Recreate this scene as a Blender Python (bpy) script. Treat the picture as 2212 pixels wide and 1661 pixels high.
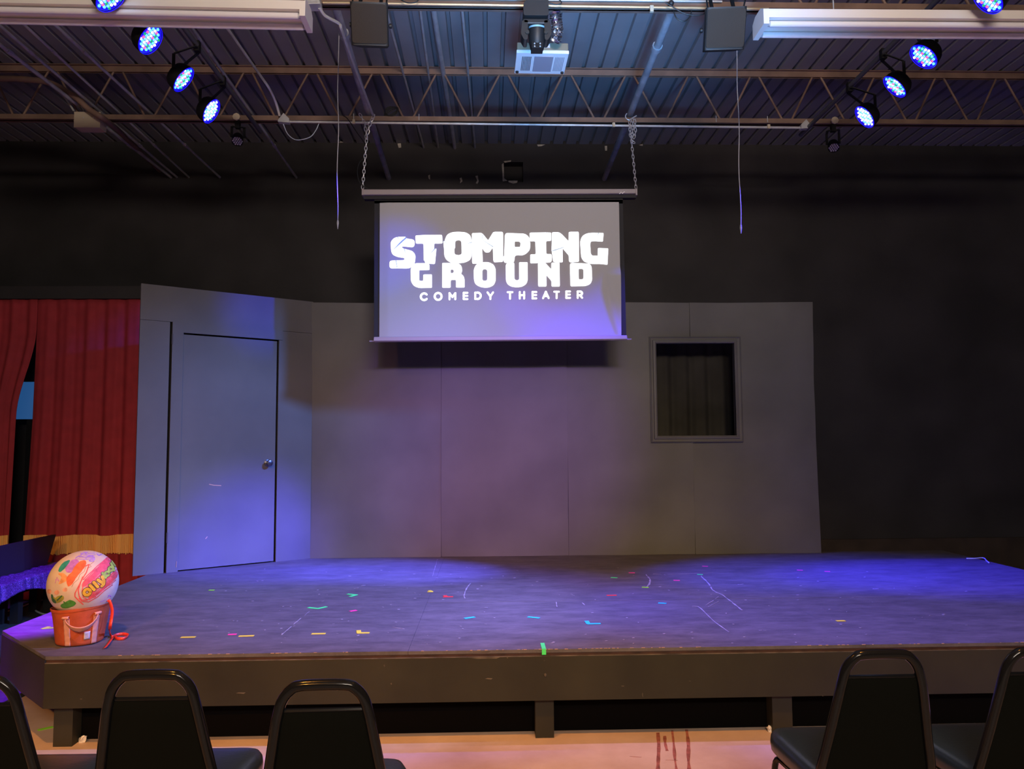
import bpy, bmesh, math, random
from math import pi, sin, cos, radians, sqrt, atan2
from mathutils import Vector, Matrix, noise
from mathutils.geometry import delaunay_2d_cdt

random.seed(7)
S = bpy.context.scene
COL = S.collection
for o in list(bpy.data.objects):
    bpy.data.objects.remove(o)

# ------------------------------------------------------------------ camera
CAM_Z = 1.56
F_PX, IMG_W, IMG_H = 1660.0, 2212.0, 1661.0
PITCH, YAW, ROLL = 0.0743, 0.0299, 0.0066
_f = Vector((sin(YAW)*cos(PITCH), cos(YAW)*cos(PITCH), sin(PITCH)))
_r0 = Vector((cos(YAW), -sin(YAW), 0.0))
_u0 = _r0.cross(_f)
_R = cos(ROLL)*_r0 - sin(ROLL)*_u0
_U = sin(ROLL)*_r0 + cos(ROLL)*_u0
CAM = Vector((0, 0, CAM_Z))

def at(px, py, y=None, z=None):
    """point of the room seen at a photo pixel, on the plane Y=y or Z=z"""
    d = _f + (px-IMG_W/2)/F_PX*_R + (IMG_H/2-py)/F_PX*_U
    t = (y-CAM.y)/d.y if y is not None else (z-CAM.z)/d.z
    return CAM + d*t

cam_data = bpy.data.cameras.new('camera')
cam_data.sensor_fit = 'HORIZONTAL'
cam_data.sensor_width = 36.0
cam_data.lens = F_PX/IMG_W*36.0
cam_data.clip_start = 0.05
cam = bpy.data.objects.new('camera', cam_data)
COL.objects.link(cam)
cam.matrix_world = Matrix(((_R.x, _U.x, -_f.x, 0), (_R.y, _U.y, -_f.y, 0), (_R.z, _U.z, -_f.z, CAM_Z), (0, 0, 0, 1)))
S.camera = cam

# ------------------------------------------------------------------ view, world, house lights
S.view_settings.view_transform = 'Standard'
S.view_settings.look = 'None'
S.view_settings.gamma = 1.0
S.view_settings.use_curve_mapping = False
S.view_settings.exposure = 0.0
W = bpy.data.worlds.new('world')
S.world = W
W.use_nodes = True
W.node_tree.nodes['Background'].inputs[0].default_value = (0.5, 0.45, 0.6, 1)
W.node_tree.nodes['Background'].inputs[1].default_value = 0.004

def aim(o, target):
    d = (Vector(target)-o.location).normalized()
    o.rotation_euler = d.to_track_quat('-Z', 'Y').to_euler()

def spot(name, loc, target, color, watts, angle, blend=0.5, radius=0.06):
    l = bpy.data.lights.new(name, 'SPOT')
    l.color = color
    l.energy = watts
    l.spot_size = radians(angle)
    l.spot_blend = blend
    l.shadow_soft_size = radius
    o = bpy.data.objects.new(name, l)
    COL.objects.link(o)
    o.location = loc
    aim(o, target)
    return o

def area(name, loc, target, color, watts, sx, sy):
    l = bpy.data.lights.new(name, 'AREA')
    l.shape = 'RECTANGLE'
    l.size, l.size_y = sx, sy
    l.color = color
    l.energy = watts
    o = bpy.data.objects.new(name, l)
    COL.objects.link(o)
    o.location = loc
    aim(o, target)
    return o

# house lights over the audience, with an added high spot, fill and uplight
spot('house_light_amber', (-1.9, -2.6, 4.4), (-2.1, 4.4, 0.6), (1.0, 0.42, 0.06), 900, 44, 1.0, 0.10)
spot('house_light_amber', (1.3, -2.6, 4.4), (1.075, 4.4, 0.2), (1.0, 0.40, 0.02), 150, 46, 1.0, 0.10)
spot('front_row_light_amber', (-1.5, 1.9, 4.5), (-1.2, 4.3, 0.1), (1.0, 0.38, 0.05), 450, 84, 1.0, 0.08)
spot('front_row_light_amber', (1.7, 1.9, 4.5), (1.5, 4.3, 0.1), (1.0, 0.38, 0.05), 320, 84, 1.0, 0.08)
spot('added_high_warm', (0.6, -0.8, 4.0), (0.6, 5.0, 4.95), (1.0, 0.80, 0.72), 540, 60, 1.0, 0.6)  # unseen spot, added to brighten the strip lights and front joist
area('added_fill_warm', (0.6, -3.2, 3.9), (0.4, 5.5, 3.4), (1.0, 0.86, 0.72), 270, 2.5, 0.5)  # unseen soft fill, added to lift walls, joists and fixtures
spot('front_wash_violet', (0.2, -4.6, 4.1), (0.02, 7.4, 1.48), (0.36, 0.12, 1.0), 3900, 16, 1.0, 0.08)
spot('front_wash_low_amber', (1.4, -4.6, 4.1), (1.0, 7.4, 0.75), (1.0, 0.70, 0.0), 620, 20, 1.0, 0.08)
spot('added_uplight_blue', (0.5, 0.6, 1.2), (0.75, 4.7, 5.0), (0.13, 0.45, 1.0), 3000, 38, 1.0, 0.45)  # unseen uplight, added to bring blue onto the ceiling and projector underside
# the right row of stage lights goes on above the frame: four more, aimed at the door, the stage and the screen's corner
spot('door_wash_blue', (2.98, 3.4, 4.2), (-2.25, 7.0, 1.15), (0.12, 0.30, 1.0), 1900, 32, 1.0, 0.22)
spot('door_wash_violet', (2.98, 3.4, 4.2), (-2.2, 7.05, 0.50), (0.07, 0.05, 1.0), 7600, 14, 1.0, 0.15)
spot('corner_wash_violet', (-2.2, 3.7, 4.3), (-2.95, 4.95, 0.47), (0.22, 0.0, 1.0), 5000, 17, 0.8, 0.06)
spot('bench_wash_violet', (-2.2, 3.7, 4.3), (-3.9, 6.6, 0.40), (0.30, 0.0, 1.0), 1700, 18, 0.9, 0.06)
spot('stage_wash_blue', (2.98, 3.9, 4.2), (-1.2, 5.5, 0.47), (0.20, 0.36, 1.0), 2300, 40, 1.0, 0.06)
spot('screen_spill_blue', (2.98, 3.9, 4.2), (-0.98, 6.5, 3.12), (0.0, 0.03, 1.0), 1700, 10, 1.0, 0.06)

# ------------------------------------------------------------------ materials
MATS = {}
def mat(name, color, rough=0.6, metal=0.0, var=0.0, scale=6.0, bump=0.0, bscale=40.0, emit=None, strength=0.0, spec=0.5, var_col=None):
    if name in MATS:
        return MATS[name]
    m = bpy.data.materials.new(name)
    m.use_nodes = True
    nt = m.node_tree
    b = nt.nodes['Principled BSDF']
    b.inputs['Base Color'].default_value = (*color, 1)
    b.inputs['Roughness'].default_value = rough
    b.inputs['Metallic'].default_value = metal
    b.inputs['Specular IOR Level'].default_value = spec
    tc = nt.nodes.new('ShaderNodeTexCoord')
    if var > 0:
        n = nt.nodes.new('ShaderNodeTexNoise')
        n.inputs['Scale'].default_value = scale
        n.inputs['Detail'].default_value = 6
        nt.links.new(tc.outputs['Object'], n.inputs['Vector'])
        r = nt.nodes.new('ShaderNodeValToRGB')
        c2 = var_col or tuple(min(1, c*(1+var)+0.01*var) for c in color)
        c1 = tuple(c*(1-var) for c in color)
        r.color_ramp.elements[0].position = 0.32
        r.color_ramp.elements[0].color = (*c1, 1)
        r.color_ramp.elements[1].position = 0.7
        r.color_ramp.elements[1].color = (*c2, 1)
        nt.links.new(n.outputs['Fac'], r.inputs['Fac'])
        nt.links.new(r.outputs['Color'], b.inputs['Base Color'])
    if bump > 0:
        n = nt.nodes.new('ShaderNodeTexNoise')
        n.inputs['Scale'].default_value = bscale
        n.inputs['Detail'].default_value = 3
        nt.links.new(tc.outputs['Object'], n.inputs['Vector'])
        bp = nt.nodes.new('ShaderNodeBump')
        bp.inputs['Strength'].default_value = bump
        bp.inputs['Distance'].default_value = 0.02
        nt.links.new(n.outputs['Fac'], bp.inputs['Height'])
        nt.links.new(bp.outputs['Normal'], b.inputs['Normal'])
    if emit:
        b.inputs['Emission Color'].default_value = (*emit, 1)
        b.inputs['Emission Strength'].default_value = strength
    MATS[name] = m
    return m

M_WALL = mat('black_wall_paint', (0.022, 0.019, 0.020), 0.8, var=0.35, scale=1.5, bump=0.1, bscale=25)
M_TRIM = mat('dark_brown_board', (0.035, 0.022, 0.015), 0.7, var=0.3, scale=4)
M_DECK = mat('grey_roof_deck_paint', (0.24, 0.24, 0.25), 0.55, var=0.2, scale=1.2)
M_STEEL = mat('brown_primer_steel', (0.19, 0.115, 0.085), 0.6, var=0.25, scale=5)
M_GALV = mat('galvanised_conduit', (0.55, 0.55, 0.56), 0.38, metal=0.35, var=0.15, scale=10)
M_DULLPIPE = mat('dull_painted_conduit', (0.36, 0.36, 0.38), 0.5, metal=0.0, var=0.25, scale=8)
M_BLACKMETAL = mat('black_metal', (0.006, 0.006, 0.007), 0.6, spec=0.25)
M_BLACKPLASTIC = mat('black_plastic', (0.014, 0.013, 0.013), 0.5)
M_GRILLE = mat('speaker_grille_cloth', (0.040, 0.030, 0.022), 0.85, bump=0.3, bscale=400)
M_WHITEMETAL = mat('white_enamel', (0.90, 0.83, 0.78), 0.4)
M_TUBE = mat('fluorescent_tube_glass', (0.88, 0.84, 0.86), 0.25)
M_CREAM = mat('cream_plastic', (0.5, 0.42, 0.30), 0.5)
M_FLAT = mat('grey_scenic_paint', (0.104, 0.100, 0.098), 0.62, var=0.16, scale=1.6, bump=0.06, bscale=6)
M_FLATEDGE = mat('raw_flat_edge', (0.06, 0.05, 0.045), 0.8)
M_GAP = mat('dark_gap', (0.006, 0.005, 0.005), 0.9)
M_BRASSKNOB = mat('dull_nickel_knob', (0.10, 0.095, 0.10), 0.3, metal=0.8)
M_CURTAIN = mat('red_velvet', (0.36, 0.024, 0.034), 0.85, var=0.12, scale=8)
M_BLACKCURTAIN = mat('black_curtain_cloth', (0.028, 0.025, 0.02), 0.9, var=0.3, scale=3)
M_GOLD = mat('gold_fringe', (0.98, 0.54, 0.16), 0.7)
M_PURPLE = mat('purple_sequin_cloth', (0.11, 0.05, 0.34), 0.35, metal=0.3, var=0.7, scale=90, bump=0.5, bscale=120)
M_NAVY = mat('dark_navy_vinyl', (0.010, 0.010, 0.024), 0.6)
M_LEGWOOD = mat('black_leg_paint', (0.012, 0.010, 0.010), 0.6)
M_CASE = mat('grey_screen_case', (0.28, 0.24, 0.25), 0.45)
M_SCREENBLACK = mat('screen_black_border', (0.012, 0.012, 0.016), 0.75)
M_NOSING = mat('worn_red_brown_edge', (0.05, 0.018, 0.012), 0.65, var=0.4, scale=12)
M_CHIP = mat('bare_wood_chip', (0.50, 0.31, 0.19), 0.8)
M_FASCIA = mat('black_painted_fascia', (0.019, 0.017, 0.0075), 0.7, var=0.3, scale=2.5, bump=0.08, bscale=12)
M_LEDGE = mat('worn_ledge_paint', (0.10, 0.08, 0.055), 0.7, var=0.6, scale=9)
M_UNDER = mat('under_stage_black', (0.0035, 0.003, 0.003), 0.95, spec=0.05)  # near-black, carries the shade under the stage
M_VINYL = mat('black_vinyl', (0.004, 0.0045, 0.0035), 0.85, bump=0.05, bscale=200, spec=0.06)
M_SEATVINYL = mat('blue_lit_seat_vinyl', (0.020, 0.036, 0.058), 0.30, bump=0.04, bscale=90)  # blue light on the black seats is put into this colour
M_GLOSSTUBE = mat('gloss_black_tube', (0.008, 0.008, 0.009), 0.14, metal=0.0, spec=0.3)
M_ORANGE = mat('rust_orange_canvas', (0.50, 0.085, 0.022), 0.85, var=0.15, scale=20, bump=0.15, bscale=300)
M_PEACH = mat('peach_webbing', (0.75, 0.34, 0.24), 0.8, bump=0.1, bscale=300)
M_TAG = mat('white_label_tag', (0.72, 0.62, 0.62), 0.7)
M_TAGPRINT = mat('tag_print', (0.40, 0.32, 0.36), 0.7)
M_RIBBON = mat('red_orange_ribbon', (0.85, 0.06, 0.03), 0.35)
M_BALL = mat('cream_ball_paper', (0.74, 0.60, 0.50), 0.55, var=0.12, scale=9)
M_CHAIN = mat('zinc_chain', (0.62, 0.60, 0.62), 0.35, metal=0.6)
M_ROPE = mat('pale_cord', (0.42, 0.42, 0.46), 0.7)
M_CABLE = mat('black_cable', (0.012, 0.012, 0.012), 0.5)
M_PALECABLE = mat('pale_grey_cable', (0.60, 0.70, 0.80), 0.5)
M_FOIL = mat('silver_foil', (0.75, 0.75, 0.78), 0.22, metal=1.0, bump=0.6, bscale=30)
M_PROJ = mat('white_projector_plastic', (0.82, 0.82, 0.82), 0.45)
M_PROJGREY = mat('grey_projector_panel', (0.33, 0.30, 0.34), 0.6)
M_PROJSIDE = mat('warm_lit_projector_side', (0.22, 0.18, 0.12), 0.7)  # warm light on the white case side is put into this tan
M_PLASTER = mat('torn_plaster', (0.40, 0.36, 0.30), 0.9, var=0.3, scale=30)
M_SCRAP = mat('clear_crumpled_film', (0.8, 0.75, 0.68), 0.15)
M_BLUEPANEL = mat('glowing_blue_panel', (0.02, 0.05, 0.1), 0.6, emit=(0.02, 0.09, 0.26), strength=0.75)
M_LENS = mat('par_lens_blue', (0.01, 0.01, 0.05), 0.3, emit=(0.006, 0.0, 1.0), strength=1.6)
M_LEDC = mat('led_cyan', (0.1, 0.1, 0.1), 0.3, emit=(0.15, 1.0, 0.85), strength=1.6)
M_LEDW = mat('led_white', (0.1, 0.1, 0.1), 0.3, emit=(0.9, 0.95, 1.0), strength=2.2)
M_LEDR = mat('led_pink', (0.1, 0.1, 0.1), 0.3, emit=(1.0, 0.10, 0.30), strength=1.5)
M_LEDG = mat('led_green', (0.1, 0.1, 0.1), 0.3, emit=(0.0, 0.42, 0.10), strength=1.1)
M_LEDOFF = mat('led_unlit_lens', (0.55, 0.5, 0.62), 0.15)
for k in (M_LENS, M_LEDC, M_LEDW, M_LEDR, M_LEDG, M_BLUEPANEL):
    k.cycles.emission_sampling = 'NONE'
M_LOGO = mat('projected_white_letters', (0.75, 0.75, 0.75), 0.8, emit=(0.86, 0.93, 1.0), strength=1.5)
M_CRACK = mat('projected_crack_lines', (0.4, 0.4, 0.42), 0.8, emit=(0.05, 0.20, 0.40), strength=0.8)

def screen_fabric():
    m = bpy.data.materials.new('projection_fabric')
    m.use_nodes = True
    b = m.node_tree.nodes['Principled BSDF']
    b.inputs['Base Color'].default_value = (0.33, 0.325, 0.325, 1)
    b.inputs['Roughness'].default_value = 0.85
    b.inputs['Emission Color'].default_value = (0.5, 0.47, 0.55, 1)      # the projector's grey black level
    b.inputs['Emission Strength'].default_value = 0.07
    return m
M_FABRIC = screen_fabric()

def floor_mat():
    m = bpy.data.materials.new('stained_concrete')
    m.use_nodes = True
    nt = m.node_tree
    b = nt.nodes['Principled BSDF']
    tc = nt.nodes.new('ShaderNodeTexCoord')
    n = nt.nodes.new('ShaderNodeTexNoise'); n.inputs['Scale'].default_value = 2.2; n.inputs['Detail'].default_value = 8; n.inputs['Roughness'].default_value = 0.65
    r = nt.nodes.new('ShaderNodeValToRGB')
    r.color_ramp.elements[0].position = 0.3; r.color_ramp.elements[0].color = (0.52, 0.37, 0.28, 1)
    r.color_ramp.elements[1].position = 0.7; r.color_ramp.elements[1].color = (0.70, 0.54, 0.45, 1)
    nt.links.new(tc.outputs['Object'], n.inputs['Vector']); nt.links.new(n.outputs['Fac'], r.inputs['Fac'])
    nt.links.new(r.outputs['Color'], b.inputs['Base Color'])
    b.inputs['Roughness'].default_value = 0.5
    return m
M_FLOOR = floor_mat()
M_STAIN = mat('dark_red_floor_stain', (0.33, 0.115, 0.09), 0.6, var=0.45, scale=25)

def stage_mat():
    m = bpy.data.materials.new('scuffed_black_stage_paint')
    m.use_nodes = True
    nt = m.node_tree
    b = nt.nodes['Principled BSDF']
    tc = nt.nodes.new('ShaderNodeTexCoord')
    mp = nt.nodes.new('ShaderNodeMapping'); mp.inputs['Scale'].default_value = (0.8, 2.0, 1)
    nt.links.new(tc.outputs['Object'], mp.inputs['Vector'])
    n = nt.nodes.new('ShaderNodeTexNoise'); n.inputs['Scale'].default_value = 5.5; n.inputs['Detail'].default_value = 12; n.inputs['Roughness'].default_value = 0.75
    nt.links.new(mp.outputs['Vector'], n.inputs['Vector'])
    r = nt.nodes.new('ShaderNodeValToRGB')
    r.color_ramp.elements[0].position = 0.35; r.color_ramp.elements[0].color = (0.080, 0.074, 0.080, 1)
    r.color_ramp.elements[1].position = 0.72; r.color_ramp.elements[1].color = (0.165, 0.150, 0.158, 1)
    nt.links.new(n.outputs['Fac'], r.inputs['Fac'])
    # scuffs: fine bright flecks
    n2 = nt.nodes.new('ShaderNodeTexNoise'); n2.inputs['Scale'].default_value = 30; n2.inputs['Detail'].default_value = 6; n2.inputs['Roughness'].default_value = 0.75
    nt.links.new(mp.outputs['Vector'], n2.inputs['Vector'])
    r2 = nt.nodes.new('ShaderNodeValToRGB')
    r2.color_ramp.elements[0].position = 0.64; r2.color_ramp.elements[0].color = (0, 0, 0, 1)
    r2.color_ramp.elements[1].position = 0.80; r2.color_ramp.elements[1].color = (1, 1, 1, 1)
    nt.links.new(n2.outputs['Fac'], r2.inputs['Fac'])
    mx = nt.nodes.new('ShaderNodeMixRGB'); mx.inputs['Color2'].default_value = (0.30, 0.27, 0.28, 1)
    nt.links.new(r2.outputs['Color'], mx.inputs['Fac']); nt.links.new(r.outputs['Color'], mx.inputs['Color1'])
    nt.links.new(mx.outputs['Color'], b.inputs['Base Color'])
    b.inputs['Roughness'].default_value = 0.62
    b.inputs['Specular IOR Level'].default_value = 0.3
    return m
M_STAGE = stage_mat()
M_SCUFF = mat('pale_scuff', (0.34, 0.31, 0.32), 0.8, var=0.3, scale=14)

# ------------------------------------------------------------------ mesh builder
def basis_from(d):
    d = Vector(d).normalized()
    a = Vector((0, 0, 1)) if abs(d.z) < 0.9 else Vector((1, 0, 0))
    x = a.cross(d).normalized()
    return x, d.cross(x).normalized(), d

def world_of(o):
    m = Matrix.LocRotScale(o.location, o.rotation_euler.to_quaternion(), o.scale)
    return world_of(o.parent) @ m if o.parent else m

class MB:
    def __init__(s):
        s.v, s.f, s.m, s.k = [], [], [], 0
    def face(s, idx):
        s.f.append(tuple(idx)); s.m.append(s.k)
    def box(s, x0, x1, y0, y1, z0, z1, M=None):
        b = len(s.v)
        for z in (z0, z1):
            for (x, y) in ((x0, y0), (x1, y0), (x1, y1), (x0, y1)):
                p = Vector((x, y, z)); s.v.append(M @ p if M else p)
        for q in ((3, 2, 1, 0), (4, 5, 6, 7), (0, 1, 5, 4), (1, 2, 6, 5), (2, 3, 7, 6), (3, 0, 4, 7)):
            s.face([b+i for i in q])
        return s
    def bar(s, p, q, w, h=None, up=(0, 0, 1)):
        p, q = Vector(p), Vector(q); h = h or w
        d = (q-p).normalized(); u = Vector(up)
        if abs(d.dot(u)) > 0.98: u = Vector((0, 1, 0))
        x = u.cross(d).normalized(); y = d.cross(x)
        b = len(s.v)
        for c in (p, q):
            for (i, j) in ((-1, -1), (1, -1), (1, 1), (-1, 1)):
                s.v.append(c + x*i*w/2 + y*j*h/2)
        for f in ((3, 2, 1, 0), (4, 5, 6, 7), (0, 1, 5, 4), (1, 2, 6, 5), (2, 3, 7, 6), (3, 0, 4, 7)):
            s.face([b+i for i in f])
        return s
    def tube(s, path, r, n=8, closed=False):
        path = [Vector(p) for p in path]; N = len(path); b = len(s.v)
        rr = r if isinstance(r, (list, tuple)) else [r]*N
        px = None
        for i, p in enumerate(path):
            if closed: d = path[(i+1) % N]-path[i-1]
            else: d = path[min(i+1, N-1)]-path[max(i-1, 0)]
            d.normalize()
            if px is None: px = basis_from(d)[0]
            x = (px - d*px.dot(d)).normalized(); px = x; y = d.cross(x)
            for k in range(n):
                a = 2*pi*k/n
                s.v.append(p + (x*cos(a)+y*sin(a))*rr[i])
        for i in range(N if closed else N-1):
            j = (i+1) % N
            for k in range(n):
                l = (k+1) % n
                s.face((b+i*n+k, b+i*n+l, b+j*n+l, b+j*n+k))
        if not closed:
            s.face([b+k for k in reversed(range(n))]); s.face([b+(N-1)*n+k for k in range(n)])
        return s
    def lathe(s, prof, n=24, M=None):
        """prof: (radius, z) pairs from one end to the other"""
        b = len(s.v); P = len(prof)
        for (r, z) in prof:
            for k in range(n):
                a = 2*pi*k/n; p = Vector((r*cos(a), r*sin(a), z)); s.v.append(M @ p if M else p)
        for i in range(P-1):
            for k in range(n):
                l = (k+1) % n
                s.face((b+i*n+k, b+i*n+l, b+(i+1)*n+l, b+(i+1)*n+k))
        s.face([b+k for k in reversed(range(n))]); s.face([b+(P-1)*n+k for k in range(n)])
        return s
    def prism(s, pts, fn, d0=0.0, d1=0.002, holes=()):
        """flat outline with holes, fn(u, v, depth) -> point"""
        bm = bmesh.new(); es = []
        for loop in [pts]+list(holes):
            vs = [bm.verts.new((p[0], p[1], 0)) for p in loop]
            for i in range(len(vs)): es.append(bm.edges.new((vs[i], vs[(i+1) % len(vs)])))
        bmesh.ops.triangle_fill(bm, use_beauty=True, edges=es)
        bm.verts.index_update(); b = len(s.v); nv = len(bm.verts)
        for d in (d0, d1):
            for v in bm.verts: s.v.append(Vector(fn(v.co.x, v.co.y, d)))
        for f in bm.faces:
            id_ = [v.index for v in f.verts]
            if f.normal.z < 0: id_.reverse()
            s.face([b+nv+i for i in id_]); s.face([b+i for i in reversed(id_)])
        bm.free(); st = 0
        for loop in [pts]+list(holes):
            L = len(loop)
            for i in range(L):
                j = (i+1) % L
                s.face((b+st+i, b+st+j, b+nv+st+j, b+nv+st+i))
            st += L
        return s
    def grid(s, nu, nv, fn):
        b = len(s.v)
        for i in range(nu+1):
            for j in range(nv+1): s.v.append(Vector(fn(i/nu, j/nv)))
        for i in range(nu):
            for j in range(nv):
                a = b+i*(nv+1)+j
                s.face((a, a+nv+1, a+nv+2, a+1))
        return s
    def sphere(s, c, r, nu=10, nv=6, M=None):
        prof = [(max(1e-4, r*sin(pi*i/nv)), -r*cos(pi*i/nv)) for i in range(nv+1)]
        T = Matrix.Translation(c)
        return s.lathe(prof, nu, T @ M if M else T)
    def build(s, name, mats, parent=None, smooth=False, angle=40, world=True, bevel=0.0, solid=0.0):
        me = bpy.data.meshes.new(name)
        vs = s.v
        if parent is not None and world:
            inv = world_of(parent).inverted(); vs = [inv @ Vector(v) for v in vs]
        me.from_pydata([tuple(v) for v in vs], [], s.f)
        for k in (mats if isinstance(mats, (list, tuple)) else [mats]): me.materials.append(k)
        me.polygons.foreach_set('material_index', s.m)
        bm = bmesh.new(); bm.from_mesh(me); bmesh.ops.recalc_face_normals(bm, faces=bm.faces); bm.to_mesh(me); bm.free()
        if smooth:
            me.polygons.foreach_set('use_smooth', [True]*len(me.polygons))
            me.set_sharp_from_angle(angle=radians(angle))
        me.update()
        o = bpy.data.objects.new(name, me); COL.objects.link(o)
        if parent is not None: o.parent = parent
        if solid:
            md = o.modifiers.new('thickness', 'SOLIDIFY'); md.thickness = solid; md.offset = 0
        if bevel:
            md = o.modifiers.new('bevel', 'BEVEL'); md.width = bevel; md.segments = 2; md.limit_method = 'ANGLE'
        return o

def tag(o, label, cat, group=None, kind=None):
    o['label'] = label; o['category'] = cat
    if group: o['group'] = group
    if kind: o['kind'] = kind
    return o
def thing(name, label, cat, loc=(0, 0, 0), rz=0.0, group=None):
    o = bpy.data.objects.new(name, None); COL.objects.link(o)
    o.empty_display_size = 0.1
    o.location = loc; o.rotation_euler = (0, 0, rz)
    return tag(o, label, cat, group)
def dup(root, loc, rz, label, group=None):
    r = root.copy(); COL.objects.link(r); r.location = loc; r.rotation_euler = (0, 0, rz)
    r['label'] = label
    if group: r['group'] = group
    for ch in list(root.children):
        c = ch.copy(); COL.objects.link(c); c.parent = r
        for g in list(ch.children):
            d = g.copy(); COL.objects.link(d); d.parent = c
    return r
def smooth_path(pts, n=8, closed=False):
    P = [Vector(p) for p in pts]; out = []; N = len(P)
    for i in range(N if closed else N-1):
        if closed: p0, p1, p2, p3 = P[i-1], P[i], P[(i+1) % N], P[(i+2) % N]
        else: p0, p1, p2, p3 = P[max(i-1, 0)], P[i], P[i+1], P[min(i+2, N-1)]
        for k in range(n):
            t = k/n
            out.append(0.5*((2*p1)+(p2-p0)*t+(2*p0-5*p1+4*p2-p3)*t*t+(3*p1-p0-3*p2+p3)*t**3))
    if not closed: out.append(P[-1])
    return out
def round_poly(pts, r, n=4):
    P = [Vector((p[0], p[1])) for p in pts]; out = []
    for i in range(len(P)):
        a, b, c = P[i-1], P[i], P[(i+1) % len(P)]
        la, lc = (a-b).length, (c-b).length
        k = min(r, la*0.45, lc*0.45)
        p, q = b+(a-b)*(k/la), b+(c-b)*(k/lc)
        for j in range(n+1):
            t = j/n; out.append(p*(1-t)**2+b*2*t*(1-t)+q*t*t)
    return out

# ------------------------------------------------------------------ levels of the room
STAGE_Z = 0.47
FRONT_Y = 4.13
FLAT_Y = 7.434
WALL_Y = 8.75
DECK_Z = CAM_Z+3.475
J1_Y, J2_Y = 6.95, 5.05          # the two roof joists in view
JB0, JB1 = CAM_Z+2.955, CAM_Z+3.01   # bottom chord
JT0, JT1 = CAM_Z+3.415, DECK_Z-0.002 # top chord
X0, X1, Y0 = -6.4, 6.9, -6.2

# ------------------------------------------------------------------ the shell
fl = MB().box(X0, X1, Y0, WALL_Y, -0.12, 0.0).build('floor', M_FLOOR)
tag(fl, 'bare stained concrete floor in front of and below the stage', 'floor', kind='structure')
def drip(mb, pts, w):
    """stain that ran over the concrete, a thin film"""
    P = smooth_path([at(x, y, z=0.0) for x, y in pts], 7)
    loop = []
    N = len(P); ws = [max(0.003, w*(0.85+0.7*noise.noise(Vector((i*0.22, pts[0][0], 0))))) for i in range(N)]
    for i in range(N): loop.append((P[i].x-ws[i]/2, P[i].y))
    for i in reversed(range(N)): loop.append((P[i].x+ws[i]/2, P[i].y))
    mb.prism(loop, lambda u, v, d: (u, v, d), 0.0002, 0.0012)
for pts, w in (([(1421, 1583), (1423, 1610), (1422, 1640), (1421, 1668)], 0.022), ([(1436, 1590), (1437, 1606), (1441, 1622)], 0.018),
               ([(1452, 1578), (1455, 1604), (1458, 1640), (1462, 1668)], 0.014), ([(1483, 1576), (1487, 1606), (1487, 1636), (1489, 1668)], 0.020),
               ([(1362, 1634), (1374, 1635), (1384, 1636)], 0.012), ([(1440, 1642), (1452, 1642), (1462, 1643)], 0.012)):
    mb = MB(); drip(mb, pts, w); mb.build('floor_stain', M_STAIN, fl)

# back wall with the ragged square hole high up
hx0, hx1 = at(1087, 370, y=WALL_Y).x, at(1130, 370, y=WALL_Y).x
hz0, hz1 = at(1108, 393, y=WALL_Y).z, at(1108, 350, y=WALL_Y).z
mb = MB()
mb.box(X0, hx0, WALL_Y, WALL_Y+0.15, 0, DECK_Z+0.08); mb.box(hx1, X1, WALL_Y, WALL_Y+0.15, 0, DECK_Z+0.08)
mb.box(hx0, hx1, WALL_Y, WALL_Y+0.15, 0, hz0); mb.box(hx0, hx1, WALL_Y, WALL_Y+0.15, hz1, DECK_Z+0.08)
mb.box(hx0-0.05, hx1+0.05, WALL_Y+0.15, WALL_Y+0.4, hz0-0.05, hz1+0.05)
wb = mb.build('wall_back', M_WALL)
tag(wb, 'black painted back wall with a ragged square hole above the screen', 'wall', kind='structure')
def chip(pts, y=WALL_Y):
    P = [at(a, b, y=y) for a, b in pts]
    MB().prism([(p.x, p.z) for p in P], lambda u, v, d: (u, y-d, v), 0.0, 0.012).build('plaster_chip', M_PLASTER, wb)
chip([(1084, 356), (1088, 352), (1089, 386), (1096, 391), (1086, 392)])
chip([(1098, 391), (1118, 391), (1117, 395), (1108, 397), (1099, 394)])
chip([(1088, 349), (1104, 347), (1103, 350), (1090, 352)])
chip([(993, 386), (997, 384), (999, 392), (994, 396), (995, 390)])
chip([(1027, 381), (1032, 380), (1034, 392), (1031, 398), (1028, 396), (1031, 390)])
chip([(925, 380), (929, 378), (929, 388), (926, 386)])
chip([(859, 311), (866, 310), (867, 319), (861, 320)])
chip([(1306, 316), (1311, 316), (1311, 326), (1307, 326)])
chip([(1160, 313), (1177, 313), (1170, 316), (1162, 317)])
chip([(722, 306), (733, 305), (752, 308), (734, 309), (722, 308)])
chip([(1380, 314), (1388, 312), (1388, 316)])
for nm, bx, lab in (('wall_left', (X0-0.15, X0, Y0, WALL_Y+0.15), 'black painted left wall beyond the red curtains'),
                    ('wall_right', (X1, X1+0.15, Y0, WALL_Y+0.15), 'black painted right wall beyond the stage'),
                    ('wall_front', (X0-0.15, X1+0.15, Y0-0.15, Y0), 'dark wall at the rear of the audience room')):
    tag(MB().box(*bx, 0, DECK_Z+0.08).build(nm, M_WALL), lab, 'wall', kind='structure')
tag(MB().box(3.2, X1, WALL_Y-0.03, WALL_Y, 0, 0.43).build('baseboard_back', M_TRIM), 'dark brown board along the foot of the back wall, right of the stage', 'baseboard', kind='structure')

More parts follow.
